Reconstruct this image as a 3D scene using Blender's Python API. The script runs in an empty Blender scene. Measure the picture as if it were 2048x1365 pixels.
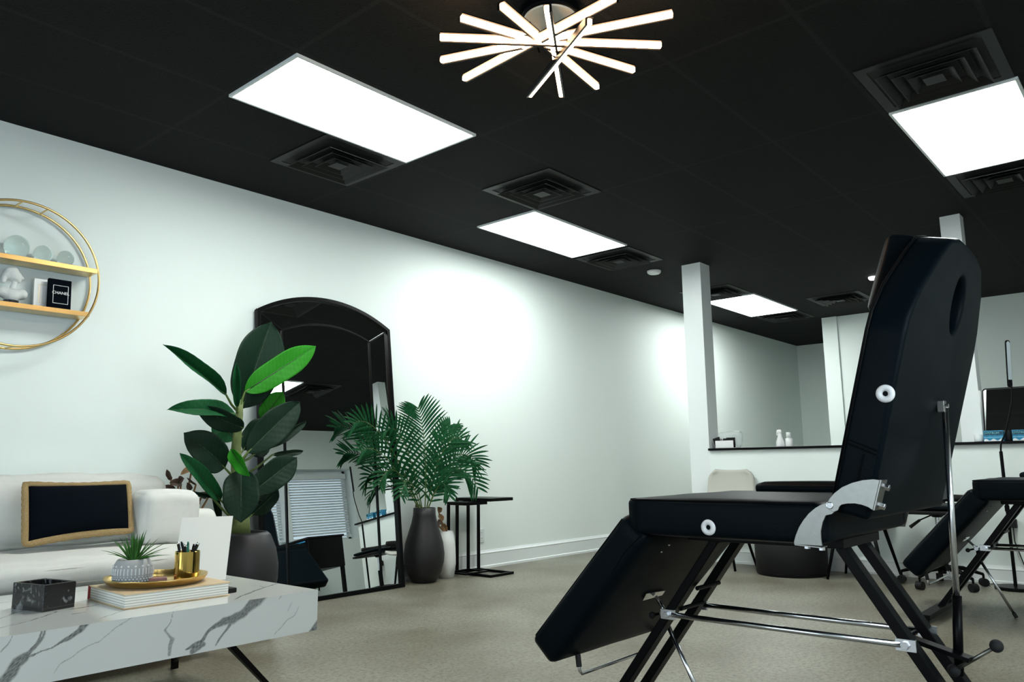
import bpy, bmesh, math, random
import numpy as np
from mathutils import Vector, Matrix, noise
random.seed(7)
scn = bpy.context.scene
COL = scn.collection

# ------------------------------------------------------------------ camera
CZ, CE = 0.866, 2.766                       # eye height, ceiling height
FPX = 1550.7
YAW, PIT, ROL = math.radians(40.905), math.radians(9.166), math.radians(0.637)
cy_, sy_, cp_, sp_ = math.cos(YAW), math.sin(YAW), math.cos(PIT), math.sin(PIT)
fwd = Vector((cy_*cp_, sy_*cp_, sp_)); rgt0 = Vector((sy_, -cy_, 0)); dwn0 = fwd.cross(rgt0)
rgt = math.cos(ROL)*rgt0 + math.sin(ROL)*dwn0
dwn = -math.sin(ROL)*rgt0 + math.cos(ROL)*dwn0
cd = bpy.data.cameras.new('camera'); cam = bpy.data.objects.new('camera', cd); COL.objects.link(cam)
cd.sensor_width = 36; cd.lens = FPX/2048*36; cd.clip_start = .05; cd.clip_end = 200
mw = Matrix.Identity(4)
for i, v in enumerate((rgt, -dwn, -fwd)):
    for r in range(3): mw[r][i] = v[r]
mw.translation = (0, 0, CZ); cam.matrix_world = mw
scn.camera = cam
# ------------------------------------------------------------------ world, exposure
scn.view_settings.view_transform = 'Standard'; scn.view_settings.look = 'None'
scn.view_settings.gamma = 1; scn.view_settings.exposure = 0.0
scn.view_settings.use_curve_mapping = False
w = bpy.data.worlds.new('world'); scn.world = w; w.use_nodes = True
bg = w.node_tree.nodes['Background']; bg.inputs[0].default_value = (.70, .88, 1, 1); bg.inputs[1].default_value = .9
PANEL_E = 22.0
# daylight entering through the shop windows behind the camera and on the right wall
def area(name, loc, target, sx, sy, energy, col):
    l = bpy.data.lights.new(name, 'AREA'); l.shape = 'RECTANGLE'; l.size = sx; l.size_y = sy
    l.energy = energy; l.color = col
    o = bpy.data.objects.new(name, l); COL.objects.link(o); o.location = loc
    o.rotation_euler = (Vector(target)-Vector(loc)).to_track_quat('-Z', 'Y').to_euler(); return o
area('daylight_storefront', (-2.35, 1.6, 1.35), (2, 1.6, 1.25), 4.4, 2.0, 60, (.78, .91, 1))
area('daylight_side_window', (1.2, -1.28, 1.5), (1.2, 2, 1.2), 2.0, 1.2, 62, (.78, .91, 1))
try: scn.cycles.max_bounces = 8; scn.cycles.caustics_reflective = False; scn.cycles.sample_clamp_indirect = 6
except Exception: pass

# ------------------------------------------------------------------ pixel -> place
def ray(px, py):
    return rgt*((px-1024)/FPX) + dwn*((py-682.5)/FPX) + fwd
O = Vector((0, 0, CZ))
def at(px, py, **k):
    """point seen at a pixel on the plane x=, y= or z="""
    ax = list(k)[0]; i = 'xyz'.index(ax); d = ray(px, py)
    return O + d*((k[ax]-O[i])/d[i])
def atp(px, py, q, n):
    d = ray(px, py); return O + d*((Vector(q)-O).dot(n)/d.dot(n))

# ------------------------------------------------------------------ materials
def mat(name, col, rough=.5, metal=0, **k):
    m = bpy.data.materials.new(name); m.use_nodes = True; nt = m.node_tree
    b = nt.nodes['Principled BSDF']
    b.inputs['Base Color'].default_value = (*col, 1); b.inputs['Roughness'].default_value = rough
    b.inputs['Metallic'].default_value = metal
    for a, v in k.items():
        if a in ('bump', 'var', 'scale', 'detail', 'emit', 'bscale'): continue
        b.inputs[a.replace('_', ' ')].default_value = v
    sc = k.get('scale', 20)
    if 'var' in k or 'bump' in k:
        tc = nt.nodes.new('ShaderNodeTexCoord'); n = nt.nodes.new('ShaderNodeTexNoise')
        n.inputs['Scale'].default_value = sc; n.inputs['Detail'].default_value = k.get('detail', 5)
        nt.links.new(tc.outputs['Object'], n.inputs['Vector'])
    if 'var' in k:
        mx = nt.nodes.new('ShaderNodeMixRGB'); mx.inputs[1].default_value = (*[c*(1-k['var']) for c in col], 1)
        mx.inputs[2].default_value = (*[min(1, c*(1+k['var'])) for c in col], 1)
        nt.links.new(n.outputs[0], mx.inputs[0]); nt.links.new(mx.outputs[0], b.inputs['Base Color'])
    if 'bump' in k:
        n2 = nt.nodes.new('ShaderNodeTexNoise'); n2.inputs['Scale'].default_value = k.get('bscale', sc*4)
        n2.inputs['Detail'].default_value = 4
        nt.links.new(tc.outputs['Object'], n2.inputs['Vector'])
        bp = nt.nodes.new('ShaderNodeBump'); bp.inputs['Strength'].default_value = k['bump']; bp.inputs['Distance'].default_value = .01
        nt.links.new(n2.outputs[0], bp.inputs['Height']); nt.links.new(bp.outputs[0], b.inputs['Normal'])
    if 'emit' in k:
        b.inputs['Emission Color'].default_value = (*k['emit'][:3], 1); b.inputs['Emission Strength'].default_value = k['emit'][3]
    return m
M = {}
M['wall'] = mat('wall_paint', (.82, .885, .858), .6, bump=.03, scale=3, bscale=60)
M['trim'] = mat('trim_paint', (.80, .84, .84), .35, bump=.01, scale=5)
M['leather'] = mat('black_leather', (.0020, .0046, .0068), .42, bump=.10, scale=12, bscale=260, Specular_IOR_Level=.05)
M['leather2'] = mat('stitch_thread', (.0010, .0016, .0022), .7, bump=.1, Specular_IOR_Level=.08)
M['black_metal'] = mat('black_painted_metal', (.0022, .0024, .0028), .36, bump=.02, scale=8, Specular_IOR_Level=.10)
M['black_matte'] = mat('black_matte', (.0045, .0045, .005), .6, bump=.05, Specular_IOR_Level=.25)
M['chrome'] = mat('chrome', (.80, .81, .84), .22, 1, bump=.01)
M['steel'] = mat('zinc_plate', (.29, .29, .27), .34, 1, var=.12, scale=60, bump=.02)
M['brass'] = mat('brushed_brass', (.72, .53, .23), .28, 1, var=.15, scale=8)
M['gold'] = mat('polished_gold', (.85, .58, .16), .10, 1, var=.05, scale=6)
M['tray'] = mat('hammered_brass', (.66, .47, .18), .30, 1, var=.35, scale=18, bump=.25, bscale=30)
M['white_plastic'] = mat('white_plastic', (.85, .85, .85), .35, bump=.01)
M['rubber'] = mat('rubber', (.008, .008, .009), .75, bump=.1)
M['linen'] = mat('cream_linen', (.66, .67, .64), .85, var=.05, scale=40, bump=.22, bscale=420)
M['pillow_black'] = mat('black_cotton', (.0018, .0035, .0065), .95, bump=.15, bscale=300, Specular_IOR_Level=.06)
M['jute'] = mat('jute_braid', (.36, .25, .11), .9, var=.5, scale=220, bump=.6, bscale=260)
M['pot'] = mat('charcoal_ceramic', (.011, .011, .014), .55, bump=.04, scale=6)
M['vase'] = mat('black_ceramic', (.010, .010, .011), .5, bump=.04, scale=6)
M['soil'] = mat('dark_soil', (.012, .008, .005), .95, var=.6, scale=90, bump=.8)
M['stem'] = mat('banana_stem', (.13, .17, .05), .6, var=.5, scale=14, bump=.3, bscale=60)
M['petiole'] = mat('leaf_stalk', (.09, .15, .03), .5, var=.3, scale=20)
M['grey_pot'] = mat('grey_cement', (.42, .43, .43), .8, var=.08, scale=50, bump=.1)
M['ceramic_white'] = mat('white_ceramic', (.78, .80, .79), .3, bump=.01)
M['card'] = mat('white_card', (.76, .78, .75), .5, bump=.01)
M['paper'] = mat('page_paper', (.78, .77, .70), .8, bump=.03)
M['book_cover'] = mat('cream_book_cover', (.66, .50, .30), .5, var=.12, scale=20)
M['red'] = mat('red_cloth', (.30, .03, .03), .7, bump=.1)
M['beige'] = mat('beige_upholstery', (.50, .49, .44), .75, bump=.05, bscale=300)
M['plaster'] = mat('white_plaster', (.72, .74, .72), .7, bump=.05)
M['green_pen'] = mat('green_plastic', (.01, .14, .09), .4, bump=.01)
M['blue'] = mat('blue_anodised', (.03, .30, .62), .3, .6, bump=.01)
M['cable'] = mat('cable', (.006, .006, .006), .5, bump=.02)
M['brown_leaf'] = mat('brown_leaf', (.075, .040, .026), .6, var=.4, scale=25)
M['tan_leaf'] = mat('dry_leaf', (.24, .13, .05), .6, var=.4, scale=25)
M['blind'] = mat('blind_slat', (.72, .76, .77), .5, bump=.01)
M['panel'] = mat('light_diffuser', (.9, .9, .9), .5, emit=(.93, 1, .965, PANEL_E))
M['rod_light'] = mat('rod_diffuser', (.9, .85, .8), .5, emit=(1, .60, .32, 34))
M['emergency'] = mat('small_lamp', (.9, .9, .9), .5, emit=(1, 1, 1, 3))
M['lampface'] = mat('lamp_face', (.45, .52, .56), .3, bump=.01)
M['vent'] = mat('black_vent_metal', (.0058, .0062, .006), .5, bump=.02, Specular_IOR_Level=.3)
M['outlet'] = mat('outlet_plastic', (.74, .78, .77), .4, bump=.01)
M['dark_hole'] = mat('dark_slot', (.01, .01, .01), .8, bump=.02)

def glass_mat(name, col, rough=.02, alpha=None):
    m = mat(name, col, rough); b = m.node_tree.nodes['Principled BSDF']
    b.inputs['Transmission Weight'].default_value = 1; b.inputs['IOR'].default_value = 1.22
    return m
M['glass'] = glass_mat('clear_glass', (.80, .88, .86))
m = bpy.data.materials.new('window_glass'); m.use_nodes = True; nt = m.node_tree; nt.nodes.clear()
o_ = nt.nodes.new('ShaderNodeOutputMaterial'); tr = nt.nodes.new('ShaderNodeBsdfTransparent'); gl = nt.nodes.new('ShaderNodeBsdfGlossy')
gl.inputs['Roughness'].default_value = .02; fr = nt.nodes.new('ShaderNodeFresnel'); mx = nt.nodes.new('ShaderNodeMixShader')
nt.links.new(fr.outputs[0], mx.inputs[0]); nt.links.new(tr.outputs[0], mx.inputs[1]); nt.links.new(gl.outputs[0], mx.inputs[2]); nt.links.new(mx.outputs[0], o_.inputs[0])
M['pane'] = m
m = mat('clear_plastic_bag', (.75, .80, .80), .25); m.node_tree.nodes['Principled BSDF'].inputs['Alpha'].default_value = .35
M['bag'] = m
M['mirror'] = mat('mirror_silver', (.90, .93, .92), .0, 1)
M['mirror'].node_tree.nodes['Principled BSDF'].inputs['Roughness'].default_value = .004

def leaf_mat(name, c1, c2, trans):
    m = bpy.data.materials.new(name); m.use_nodes = True; nt = m.node_tree; b = nt.nodes['Principled BSDF']
    tc = nt.nodes.new('ShaderNodeTexCoord'); wv = nt.nodes.new('ShaderNodeTexWave'); wv.inputs['Scale'].default_value = 14
    wv.inputs['Distortion'].default_value = 6; mxc = nt.nodes.new('ShaderNodeMixRGB')
    mxc.inputs[1].default_value = (*c1, 1); mxc.inputs[2].default_value = (*c2, 1)
    nt.links.new(tc.outputs['Object'], wv.inputs['Vector']); nt.links.new(wv.outputs['Fac'], mxc.inputs[0])
    nt.links.new(mxc.outputs[0], b.inputs['Base Color']); b.inputs['Roughness'].default_value = .55
    b.inputs['Specular IOR Level'].default_value = .16
    t = nt.nodes.new('ShaderNodeBsdfTranslucent'); nt.links.new(mxc.outputs[0], t.inputs[0])
    mx = nt.nodes.new('ShaderNodeMixShader'); mx.inputs[0].default_value = trans
    out = nt.nodes['Material Output']; nt.links.new(b.outputs[0], mx.inputs[1]); nt.links.new(t.outputs[0], mx.inputs[2]); nt.links.new(mx.outputs[0], out.inputs[0])
    return m
M['leaf_dark'] = leaf_mat('unlit_leaf', (.0055, .022, .012), (.007, .026, .0135), .10)  # same foliage, without light painted into the colour
M['leaf_mid'] = leaf_mat('green_leaf', (.008, .085, .026), (.010, .095, .030), .25)  # in-between green, light partly painted into the colour
M['leaf_bright'] = leaf_mat('lit_leaf', (.028, .26, .016), (.032, .29, .018), .35)  # brighter green paints in the light coming through these blades
M['vein'] = mat('leaf_midrib', (.016, .040, .016), .6, var=.3, scale=20)
M['palm'] = leaf_mat('palm_leaflet', (.010, .080, .028), (.016, .120, .040), .25)
M['succulent'] = leaf_mat('succulent_leaf', (.05, .16, .03), (.07, .22, .05), .2)

def ceiling_mat():
    m = mat('black_ceiling_tile', (.0058, .0062, .006), .8); nt = m.node_tree; b = nt.nodes['Principled BSDF']
    b.inputs['Specular IOR Level'].default_value = .15
    tc = nt.nodes.new('ShaderNodeTexCoord'); sep = nt.nodes.new('ShaderNodeSeparateXYZ'); nt.links.new(tc.outputs['Object'], sep.inputs[0])
    def line(ch, off, pitch, wd):
        a = nt.nodes.new('ShaderNodeMath'); a.operation = 'SUBTRACT'; a.inputs[1].default_value = off-pitch*20; nt.links.new(sep.outputs[ch], a.inputs[0])
        d = nt.nodes.new('ShaderNodeMath'); d.operation = 'MODULO'; d.inputs[1].default_value = pitch; nt.links.new(a.outputs[0], d.inputs[0])
        e = nt.nodes.new('ShaderNodeMath'); e.operation = 'LESS_THAN'; e.inputs[1].default_value = wd; nt.links.new(d.outputs[0], e.inputs[0]); return e
    l1 = line(1, 4.125-.012, .6095, .024); l2 = line(0, 1.865-.012, 1.245, .024)
    mxm = nt.nodes.new('ShaderNodeMath'); mxm.operation = 'MAXIMUM'; nt.links.new(l1.outputs[0], mxm.inputs[0]); nt.links.new(l2.outputs[0], mxm.inputs[1])
    n = nt.nodes.new('ShaderNodeTexNoise'); n.inputs['Scale'].default_value = 160; nt.links.new(tc.outputs['Object'], n.inputs[0])
    cr = nt.nodes.new('ShaderNodeValToRGB'); cr.color_ramp.elements[0].position = .42; cr.color_ramp.elements[1].position = .5
    cr.color_ramp.elements[0].color = (.0028, .003, .0028, 1); cr.color_ramp.elements[1].color = (.0058, .0063, .0058, 1); nt.links.new(n.outputs[0], cr.inputs[0])
    mx = nt.nodes.new('ShaderNodeMixRGB'); mx.inputs[2].default_value = (.0105, .0112, .0105, 1); nt.links.new(mxm.outputs[0], mx.inputs[0]); nt.links.new(cr.outputs[0], mx.inputs[1])
    nt.links.new(mx.outputs[0], b.inputs['Base Color'])
    bp = nt.nodes.new('ShaderNodeBump'); bp.inputs['Strength'].default_value = .5; bp.inputs['Distance'].default_value = .006
    inv = nt.nodes.new('ShaderNodeMath'); inv.operation = 'SUBTRACT'; nt.links.new(n.outputs[0], inv.inputs[0]); nt.links.new(mxm.outputs[0], inv.inputs[1])
    nt.links.new(inv.outputs[0], bp.inputs['Height']); nt.links.new(bp.outputs[0], b.inputs['Normal'])
    return m
M['ceiling'] = ceiling_mat()
def floor_mat():
    m = mat('polished_concrete', (.3, .3, .25), .38); nt = m.node_tree; b = nt.nodes['Principled BSDF']
    b.inputs['Specular IOR Level'].default_value = .35
    tc = nt.nodes.new('ShaderNodeTexCoord')
    n1 = nt.nodes.new('ShaderNodeTexNoise'); n1.inputs['Scale'].default_value = 1.6; n1.inputs['Detail'].default_value = 7; n1.inputs['Roughness'].default_value = .62
    n2 = nt.nodes.new('ShaderNodeTexNoise'); n2.inputs['Scale'].default_value = 48; n2.inputs['Detail'].default_value = 12; n2.inputs['Roughness'].default_value = .95
    for n in (n1, n2): nt.links.new(tc.outputs['Object'], n.inputs['Vector'])
    r1 = nt.nodes.new('ShaderNodeValToRGB'); e = r1.color_ramp.elements; e[0].position = .3; e[1].position = .72
    e[0].color = (.155, .135, .095, 1); e[1].color = (.31, .31, .255, 1); nt.links.new(n1.outputs[0], r1.inputs[0])
    r2 = nt.nodes.new('ShaderNodeValToRGB'); e = r2.color_ramp.elements; e[0].position = .455; e[1].position = .505
    e[0].color = (.30, .27, .22, 1); e[1].color = (1, 1, 1, 1); nt.links.new(n2.outputs[0], r2.inputs[0])
    mu = nt.nodes.new('ShaderNodeMixRGB'); mu.blend_type = 'MULTIPLY'; mu.inputs[0].default_value = .9
    nt.links.new(r1.outputs[0], mu.inputs[1]); nt.links.new(r2.outputs[0], mu.inputs[2]); nt.links.new(mu.outputs[0], b.inputs['Base Color'])
    r3 = nt.nodes.new('ShaderNodeMapRange'); r3.inputs[3].default_value = .28; r3.inputs[4].default_value = .5; nt.links.new(n1.outputs[0], r3.inputs[0]); nt.links.new(r3.outputs[0], b.inputs['Roughness'])
    bp = nt.nodes.new('ShaderNodeBump'); bp.inputs['Strength'].default_value = .12; bp.inputs['Distance'].default_value = .004; nt.links.new(n2.outputs[0], bp.inputs['Height']); nt.links.new(bp.outputs[0], b.inputs['Normal'])
    return m
M['floor'] = floor_mat()
def vcol_mat(name, rough):
    m = mat(name, (.8, .8, .8), rough); nt = m.node_tree; a = nt.nodes.new('ShaderNodeVertexColor'); a.layer_name = 'veins'
    nt.links.new(a.outputs[0], nt.nodes['Principled BSDF'].inputs['Base Color'])
    nt.nodes['Principled BSDF'].inputs['Coat Weight'].default_value = .3; return m
M['marble'] = vcol_mat('white_marble', .10)
def black_marble():
    m = mat('black_marble', (.01, .01, .011), .25); nt = m.node_tree
    tc = nt.nodes.new('ShaderNodeTexCoord'); n = nt.nodes.new('ShaderNodeTexNoise'); n.inputs['Scale'].default_value = 24; n.inputs['Detail'].default_value = 8; n.inputs['Distortion'].default_value = 1.5
    nt.links.new(tc.outputs['Object'], n.inputs['Vector']); r = nt.nodes.new('ShaderNodeValToRGB'); e = r.color_ramp.elements
    e[0].position = .55; e[0].color = (.010, .010, .011, 1); e[1].position = .78; e[1].color = (.30, .31, .32, 1)
    nt.links.new(n.outputs[0], r.inputs[0]); nt.links.new(r.outputs[0], nt.nodes['Principled BSDF'].inputs['Base Color']); return m
M['black_marble'] = black_marble()
def brick_pages():
    m = mat('page_edges', (.7, .7, .66), .8); nt = m.node_tree; tc = nt.nodes.new('ShaderNodeTexCoord'); wv = nt.nodes.new('ShaderNodeTexWave')
    wv.bands_direction = 'Z'; wv.inputs['Scale'].default_value = 38; nt.links.new(tc.outputs['Object'], wv.inputs['Vector'])
    r = nt.nodes.new('ShaderNodeValToRGB'); e = r.color_ramp.elements; e[0].position = .0; e[0].color = (.35, .33, .30, 1); e[1].position = .25; e[1].color = (.80, .81, .76, 1)
    nt.links.new(wv.outputs['Fac'], r.inputs[0]); nt.links.new(r.outputs[0], nt.nodes['Principled BSDF'].inputs['Base Color']); return m
M['pages'] = brick_pages()

# ------------------------------------------------------------------ object helpers
def wloc(o):
    v = Vector((0, 0, 0))
    while o: v += o.location; o = o.parent
    return v
def obj(name, bm, m, parent=None, smooth=False, bevel=0, seg=2, sub=0, kind=None, label=None, cat=None, group=None, solid=0, recalc=True, origin=None):
    """one mesh object; vertices are in world coordinates of the thing as first built"""
    if recalc: bmesh.ops.recalc_face_normals(bm, faces=bm.faces)
    if parent:
        off = wloc(parent)
    else:
        off = Vector(origin) if origin else Vector((0, 0, 0))
        if origin is None and kind is None:
            xs = [v.co for v in bm.verts]
            off = Vector(((min(v.x for v in xs)+max(v.x for v in xs))/2, (min(v.y for v in xs)+max(v.y for v in xs))/2, min(v.z for v in xs)))
    bmesh.ops.translate(bm, vec=-off, verts=bm.verts)
    me = bpy.data.meshes.new(name); bm.to_mesh(me); bm.free()
    if m: me.materials.append(M[m] if isinstance(m, str) else m)
    if smooth:
        for p in me.polygons: p.use_smooth = True
    o = bpy.data.objects.new(name, me); COL.objects.link(o)
    if parent: o.parent = parent
    else: o.location = off
    if solid:
        md = o.modifiers.new('solid', 'SOLIDIFY'); md.thickness = solid; md.offset = 0
    if bevel:
        md = o.modifiers.new('bevel', 'BEVEL'); md.width = bevel; md.segments = seg; md.limit_method = 'ANGLE'; md.angle_limit = math.radians(35)
        if smooth: pass
    if sub:
        md = o.modifiers.new('sub', 'SUBSURF'); md.levels = sub; md.render_levels = sub
    if kind: o['kind'] = kind
    if label: o['label'] = label
    if cat: o['category'] = cat
    if group: o['group'] = group
    return o
def thing(name, loc, label, cat, group=None):
    o = bpy.data.objects.new(name, None); COL.objects.link(o); o.location = loc; o.empty_display_size = .05
    o['label'] = label; o['category'] = cat
    if group: o['group'] = group
    return o
def copy_tree(o, parent=None):
    c = o.copy(); COL.objects.link(c); c.parent = parent
    for ch in list(o.children): copy_tree(ch, c)
    return c
BM = bmesh.new
def box(bm, lo, hi, rot=None, piv=None):
    r = bmesh.ops.create_cube(bm, size=1)['verts']
    for v in r:
        v.co = Vector([(lo[i]+hi[i])/2 + v.co[i]*(hi[i]-lo[i]) for i in range(3)])
    if rot is not None:
        p = Vector(piv) if piv is not None else Vector([(lo[i]+hi[i])/2 for i in range(3)])
        bmesh.ops.rotate(bm, cent=p, matrix=rot, verts=r)
    return bm
def boxm(lo, hi, **k): return box(BM(), lo, hi, **k)
def frame_of(d, up=None):
    d = Vector(d).normalized(); u = Vector(up) if up else (Vector((0, 0, 1)) if abs(d.z) < .95 else Vector((1, 0, 0)))
    a = d.cross(u).normalized(); b = a.cross(d).normalized(); return a, b, d
def bar(bm, p, q, w, h, up=None):
    """box of section w x h from p to q"""
    p, q = Vector(p), Vector(q); a, b, d = frame_of(q-p, up); vs = []
    for e in (p, q):
        for s, t in ((-1, -1), (1, -1), (1, 1), (-1, 1)): vs.append(bm.verts.new(e+a*s*w/2+b*t*h/2))
    for f in ((0, 1, 2, 3), (7, 6, 5, 4), (0, 4, 5, 1), (1, 5, 6, 2), (2, 6, 7, 3), (3, 7, 4, 0)): bm.faces.new([vs[i] for i in f])
    return bm
def tube(bm, pts, r, seg=10, closed=False, cap=True):
    pts = [Vector(p) for p in pts]; n = len(pts); rings = []
    rr = r if isinstance(r, (list, tuple)) else [r]*n; pa = None
    for i, p in enumerate(pts):
        if closed: d = pts[(i+1) % n]-pts[i-1]
        else: d = pts[min(i+1, n-1)]-pts[max(i-1, 0)]
        d.normalize()
        if pa is None: a = frame_of(d)[0]
        else:
            a = pa - d*pa.dot(d); a.normalize()
        pa = a; b = d.cross(a)
        rings.append([bm.verts.new(p+(a*math.cos(2*math.pi*j/seg)+b*math.sin(2*math.pi*j/seg))*rr[i]) for j in range(seg)])
    for i in range(n if closed else n-1):
        A, B = rings[i], rings[(i+1) % n]
        for j in range(seg): bm.faces.new((A[j], A[(j+1) % seg], B[(j+1) % seg], B[j]))
    if cap and not closed: bm.faces.new(rings[0][::-1]); bm.faces.new(rings[-1])
    return bm
def cyl(bm, p, q, r, seg=20, r2=None): return tube(bm, [p, q], [r, r if r2 is None else r2], seg)
def lathe(bm, prof, c, seg=32, axis='z'):
    c = Vector(c); rings = []
    for r, z in prof:
        if r < 1e-6: rings.append([bm.verts.new(c+Vector((0, 0, z)))]); continue
        rings.append([bm.verts.new(c+Vector((r*math.cos(2*math.pi*j/seg), r*math.sin(2*math.pi*j/seg), z))) for j in range(seg)])
    for A, B in zip(rings, rings[1:]):
        for j in range(seg):
            k = (j+1) % seg
            if len(A) == 1 and len(B) == 1: continue
            if len(A) == 1: bm.faces.new((A[0], B[k], B[j]))
            elif len(B) == 1: bm.faces.new((A[j], A[k], B[0]))
            else: bm.faces.new((A[j], A[k], B[k], B[j]))
    return bm
def sphere(bm, c, r, sc=(1, 1, 1), seg=20):
    vs = bmesh.ops.create_uvsphere(bm, u_segments=seg, v_segments=seg*2//3, radius=r)['verts']
    for v in vs: v.co = Vector((v.co.x*sc[0], v.co.y*sc[1], v.co.z*sc[2]))+Vector(c)
    return bm
def torus(bm, c, R, r, axis='x', seg=32, s2=12):
    c = Vector(c); ax = {'x': (Vector((0, 1, 0)), Vector((0, 0, 1))), 'y': (Vector((1, 0, 0)), Vector((0, 0, 1))), 'z': (Vector((1, 0, 0)), Vector((0, 1, 0)))}[axis]
    return tube(bm, [c+ax[0]*R*math.cos(2*math.pi*i/seg)+ax[1]*R*math.sin(2*math.pi*i/seg) for i in range(seg)], r, s2, closed=True)
def prism(bm, pts, d):
    """solid from a flat 3-D outline pushed by vector d"""
    a = [bm.verts.new(Vector(p)) for p in pts]; b = [bm.verts.new(Vector(p)+Vector(d)) for p in pts]; n = len(a)
    bm.faces.new(a); bm.faces.new(b[::-1])
    for i in range(n): bm.faces.new((a[i], b[i], b[(i+1) % n], a[(i+1) % n]))
    return bm
def soft(lo, hi, r, puff=0.0, n=14, wob=0.0, seed=0, pinch=0):
    """upholstered block: rounded edges, bulging faces, slight wrinkles"""
    bm = BM(); bmesh.ops.create_cube(bm, size=2); bmesh.ops.subdivide_edges(bm, edges=bm.edges[:], cuts=n, use_grid_fill=True)
    lo, hi = Vector(lo), Vector(hi); c = (lo+hi)/2; h = (hi-lo)/2
    for v in bm.verts:
        u = v.co.copy(); s = Vector([math.sin(u[i]*math.pi/2)*.35+u[i]*.65 for i in range(3)])
        p = Vector([s[i]*h[i] for i in range(3)]); q = Vector([max(-h[i]+r, min(h[i]-r, p[i])) for i in range(3)])
        d = p-q
        if d.length > 1e-9: p = q+d.normalized()*r
        for i in range(3):
            j, k = [t for t in range(3) if t != i]
            p[i] += puff*u[i]*(1-u[j]**2)*(1-u[k]**2)
        if pinch:
            e = 1-pinch*(1-abs(u[0])**2)*abs(u[2])**3; p.z *= e; e = 1-pinch*(1-abs(u[2])**2)*abs(u[0])**3; p.x *= e
        if wob: p += noise.noise_vector(p*7+Vector((seed, 0, 0)))*wob
        v.co = c+p
    return bm
def text_bm(s, size, origin, right, up, ext=.0006, align='CENTER'):
    cu = bpy.data.curves.new('t', 'FONT'); cu.body = s; cu.size = size; cu.extrude = ext; cu.align_x = align; cu.align_y = 'CENTER'
    to = bpy.data.objects.new('t', cu); COL.objects.link(to); bpy.context.view_layer.update()
    me = bpy.data.meshes.new_from_object(to.evaluated_get(bpy.context.evaluated_depsgraph_get()))
    bm = BM(); bm.from_mesh(me); bpy.data.objects.remove(to); bpy.data.meshes.remove(me)
    r, u = Vector(right).normalized(), Vector(up).normalized(); n = r.cross(u)
    for v in bm.verts: v.co = Vector(origin)+r*v.co.x+u*v.co.y+n*v.co.z
    return bm

# ================================================================== SETTING
WY, RY, BX, MX, LX = 4.72, -1.2, 12.6, 10.4, -2.5
S = dict(kind='structure')
obj('floor', boxm((LX-.2, RY-.3, -.15), (BX+.2, WY+.2, 0)), 'floor', **S)
obj('ceiling', boxm((LX-.2, RY-.3, CE), (BX+.2, WY+.2, CE+.15)), 'ceiling', **S)
obj('wall_left', boxm((LX, WY, 0), (BX, WY+.15, CE)), 'wall', **S)
obj('wall_back', boxm((BX, 3.53, 0), (BX+.15, WY, CE)), 'wall', **S)
obj('wall_partition', boxm((MX, RY, 0), (MX+.15, 3.34, CE)), 'wall', **S)
obj('wall_partition_end', boxm((MX-.03, 3.34, 0), (BX, 3.53, CE)), 'wall', **S)
# rear wall (behind the camera) with the shop window opening
bm = BM(); box(bm, (LX-.15, RY, 0), (LX, WY, .35)); box(bm, (LX-.15, RY, 2.35), (LX, WY, CE)); box(bm, (LX-.15, RY, .35), (LX, -.6, 2.35)); box(bm, (LX-.15, 3.8, .35), (LX, WY, 2.35))
obj('wall_rear', bm, 'wall', **S)
bm = BM()
for y in (-.6, .87, 2.33, 3.75): box(bm, (LX-.1, y, .35), (LX-.04, y+.05, 2.35))
box(bm, (LX-.1, -.6, .35), (LX-.04, 3.8, .41)); box(bm, (LX-.1, -.6, 2.29), (LX-.04, 3.8, 2.35))
wf = obj('window_1', bm, 'black_metal', **S)
obj('window_pane', boxm((LX-.075, -.55, .41), (LX-.07, 3.75, 2.29)), 'pane', wf)
# right wall with two blind-covered windows; seen only in the big mirror and from its light
WX = ((.1, 2.3), (5.9, 8.02))
bm = BM(); z0, z1 = 1.02, 2.14
xs = [LX] + [v for p in WX for v in p] + [MX]
for i in range(0, len(xs), 2): box(bm, (xs[i], RY-.26, 0), (xs[i+1], RY, CE))
for a, b in WX: box(bm, (a, RY-.26, 0), (b, RY, z0)); box(bm, (a, RY-.26, z1), (b, RY, CE))
obj('wall_right', bm, 'wall', **S)
def side_window(n, a, b, mulls):
    bm = BM(); y0, y1 = RY-.25, RY-.20
    box(bm, (a, y0, z0), (b, y1, z0+.05)); box(bm, (a, y0, z1-.05), (b, y1, z1)); box(bm, (a, y0, z0), (a+.05, y1, z1)); box(bm, (b-.05, y0, z0), (b, y1, z1))
    wn = obj('window_%d' % n, bm, 'trim', **S)
    for x in mulls: obj('mullion', boxm((x-.05, RY-.25, z0+.05), (x+.05, RY-.02, z1-.05)), 'trim', wn)
    obj('window_pane', boxm((a+.05, y0+.02, z0+.05), (b-.05, y0+.026, z1-.05)), 'pane', wn)
    bl = thing('window_blind', (((a+b)/2), RY-.12, z1), 'white horizontal slat blind filling the window %s' % ('reflected in the tall mirror' if n == 3 else 'beside the camera'), 'blind')
    e = [a+.06]+[v for x in mulls for v in (x-.055, x+.055)]+[b-.06]
    for i in range(0, len(e), 2):
        obj('headrail', boxm((e[i], RY-.17, z1-.14), (e[i+1], RY-.10, z1-.06)), 'blind', bl)
        sm = BM(); zz = z1-.17
        while zz > z0+.1:
            R = Matrix.Rotation(math.radians(-47), 3, 'X'); box(sm, (e[i]+.005, RY-.155, zz), (e[i+1]-.005, RY-.115, zz+.003), rot=R); zz -= .041
        obj('slats', sm, 'blind', bl)
        obj('bottom_rail', boxm((e[i], RY-.15, z0+.06), (e[i+1], RY-.12, z0+.08)), 'blind', bl)
side_window(2, *WX[0], (1.2,))
side_window(3, *WX[1], (6.78,))
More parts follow.
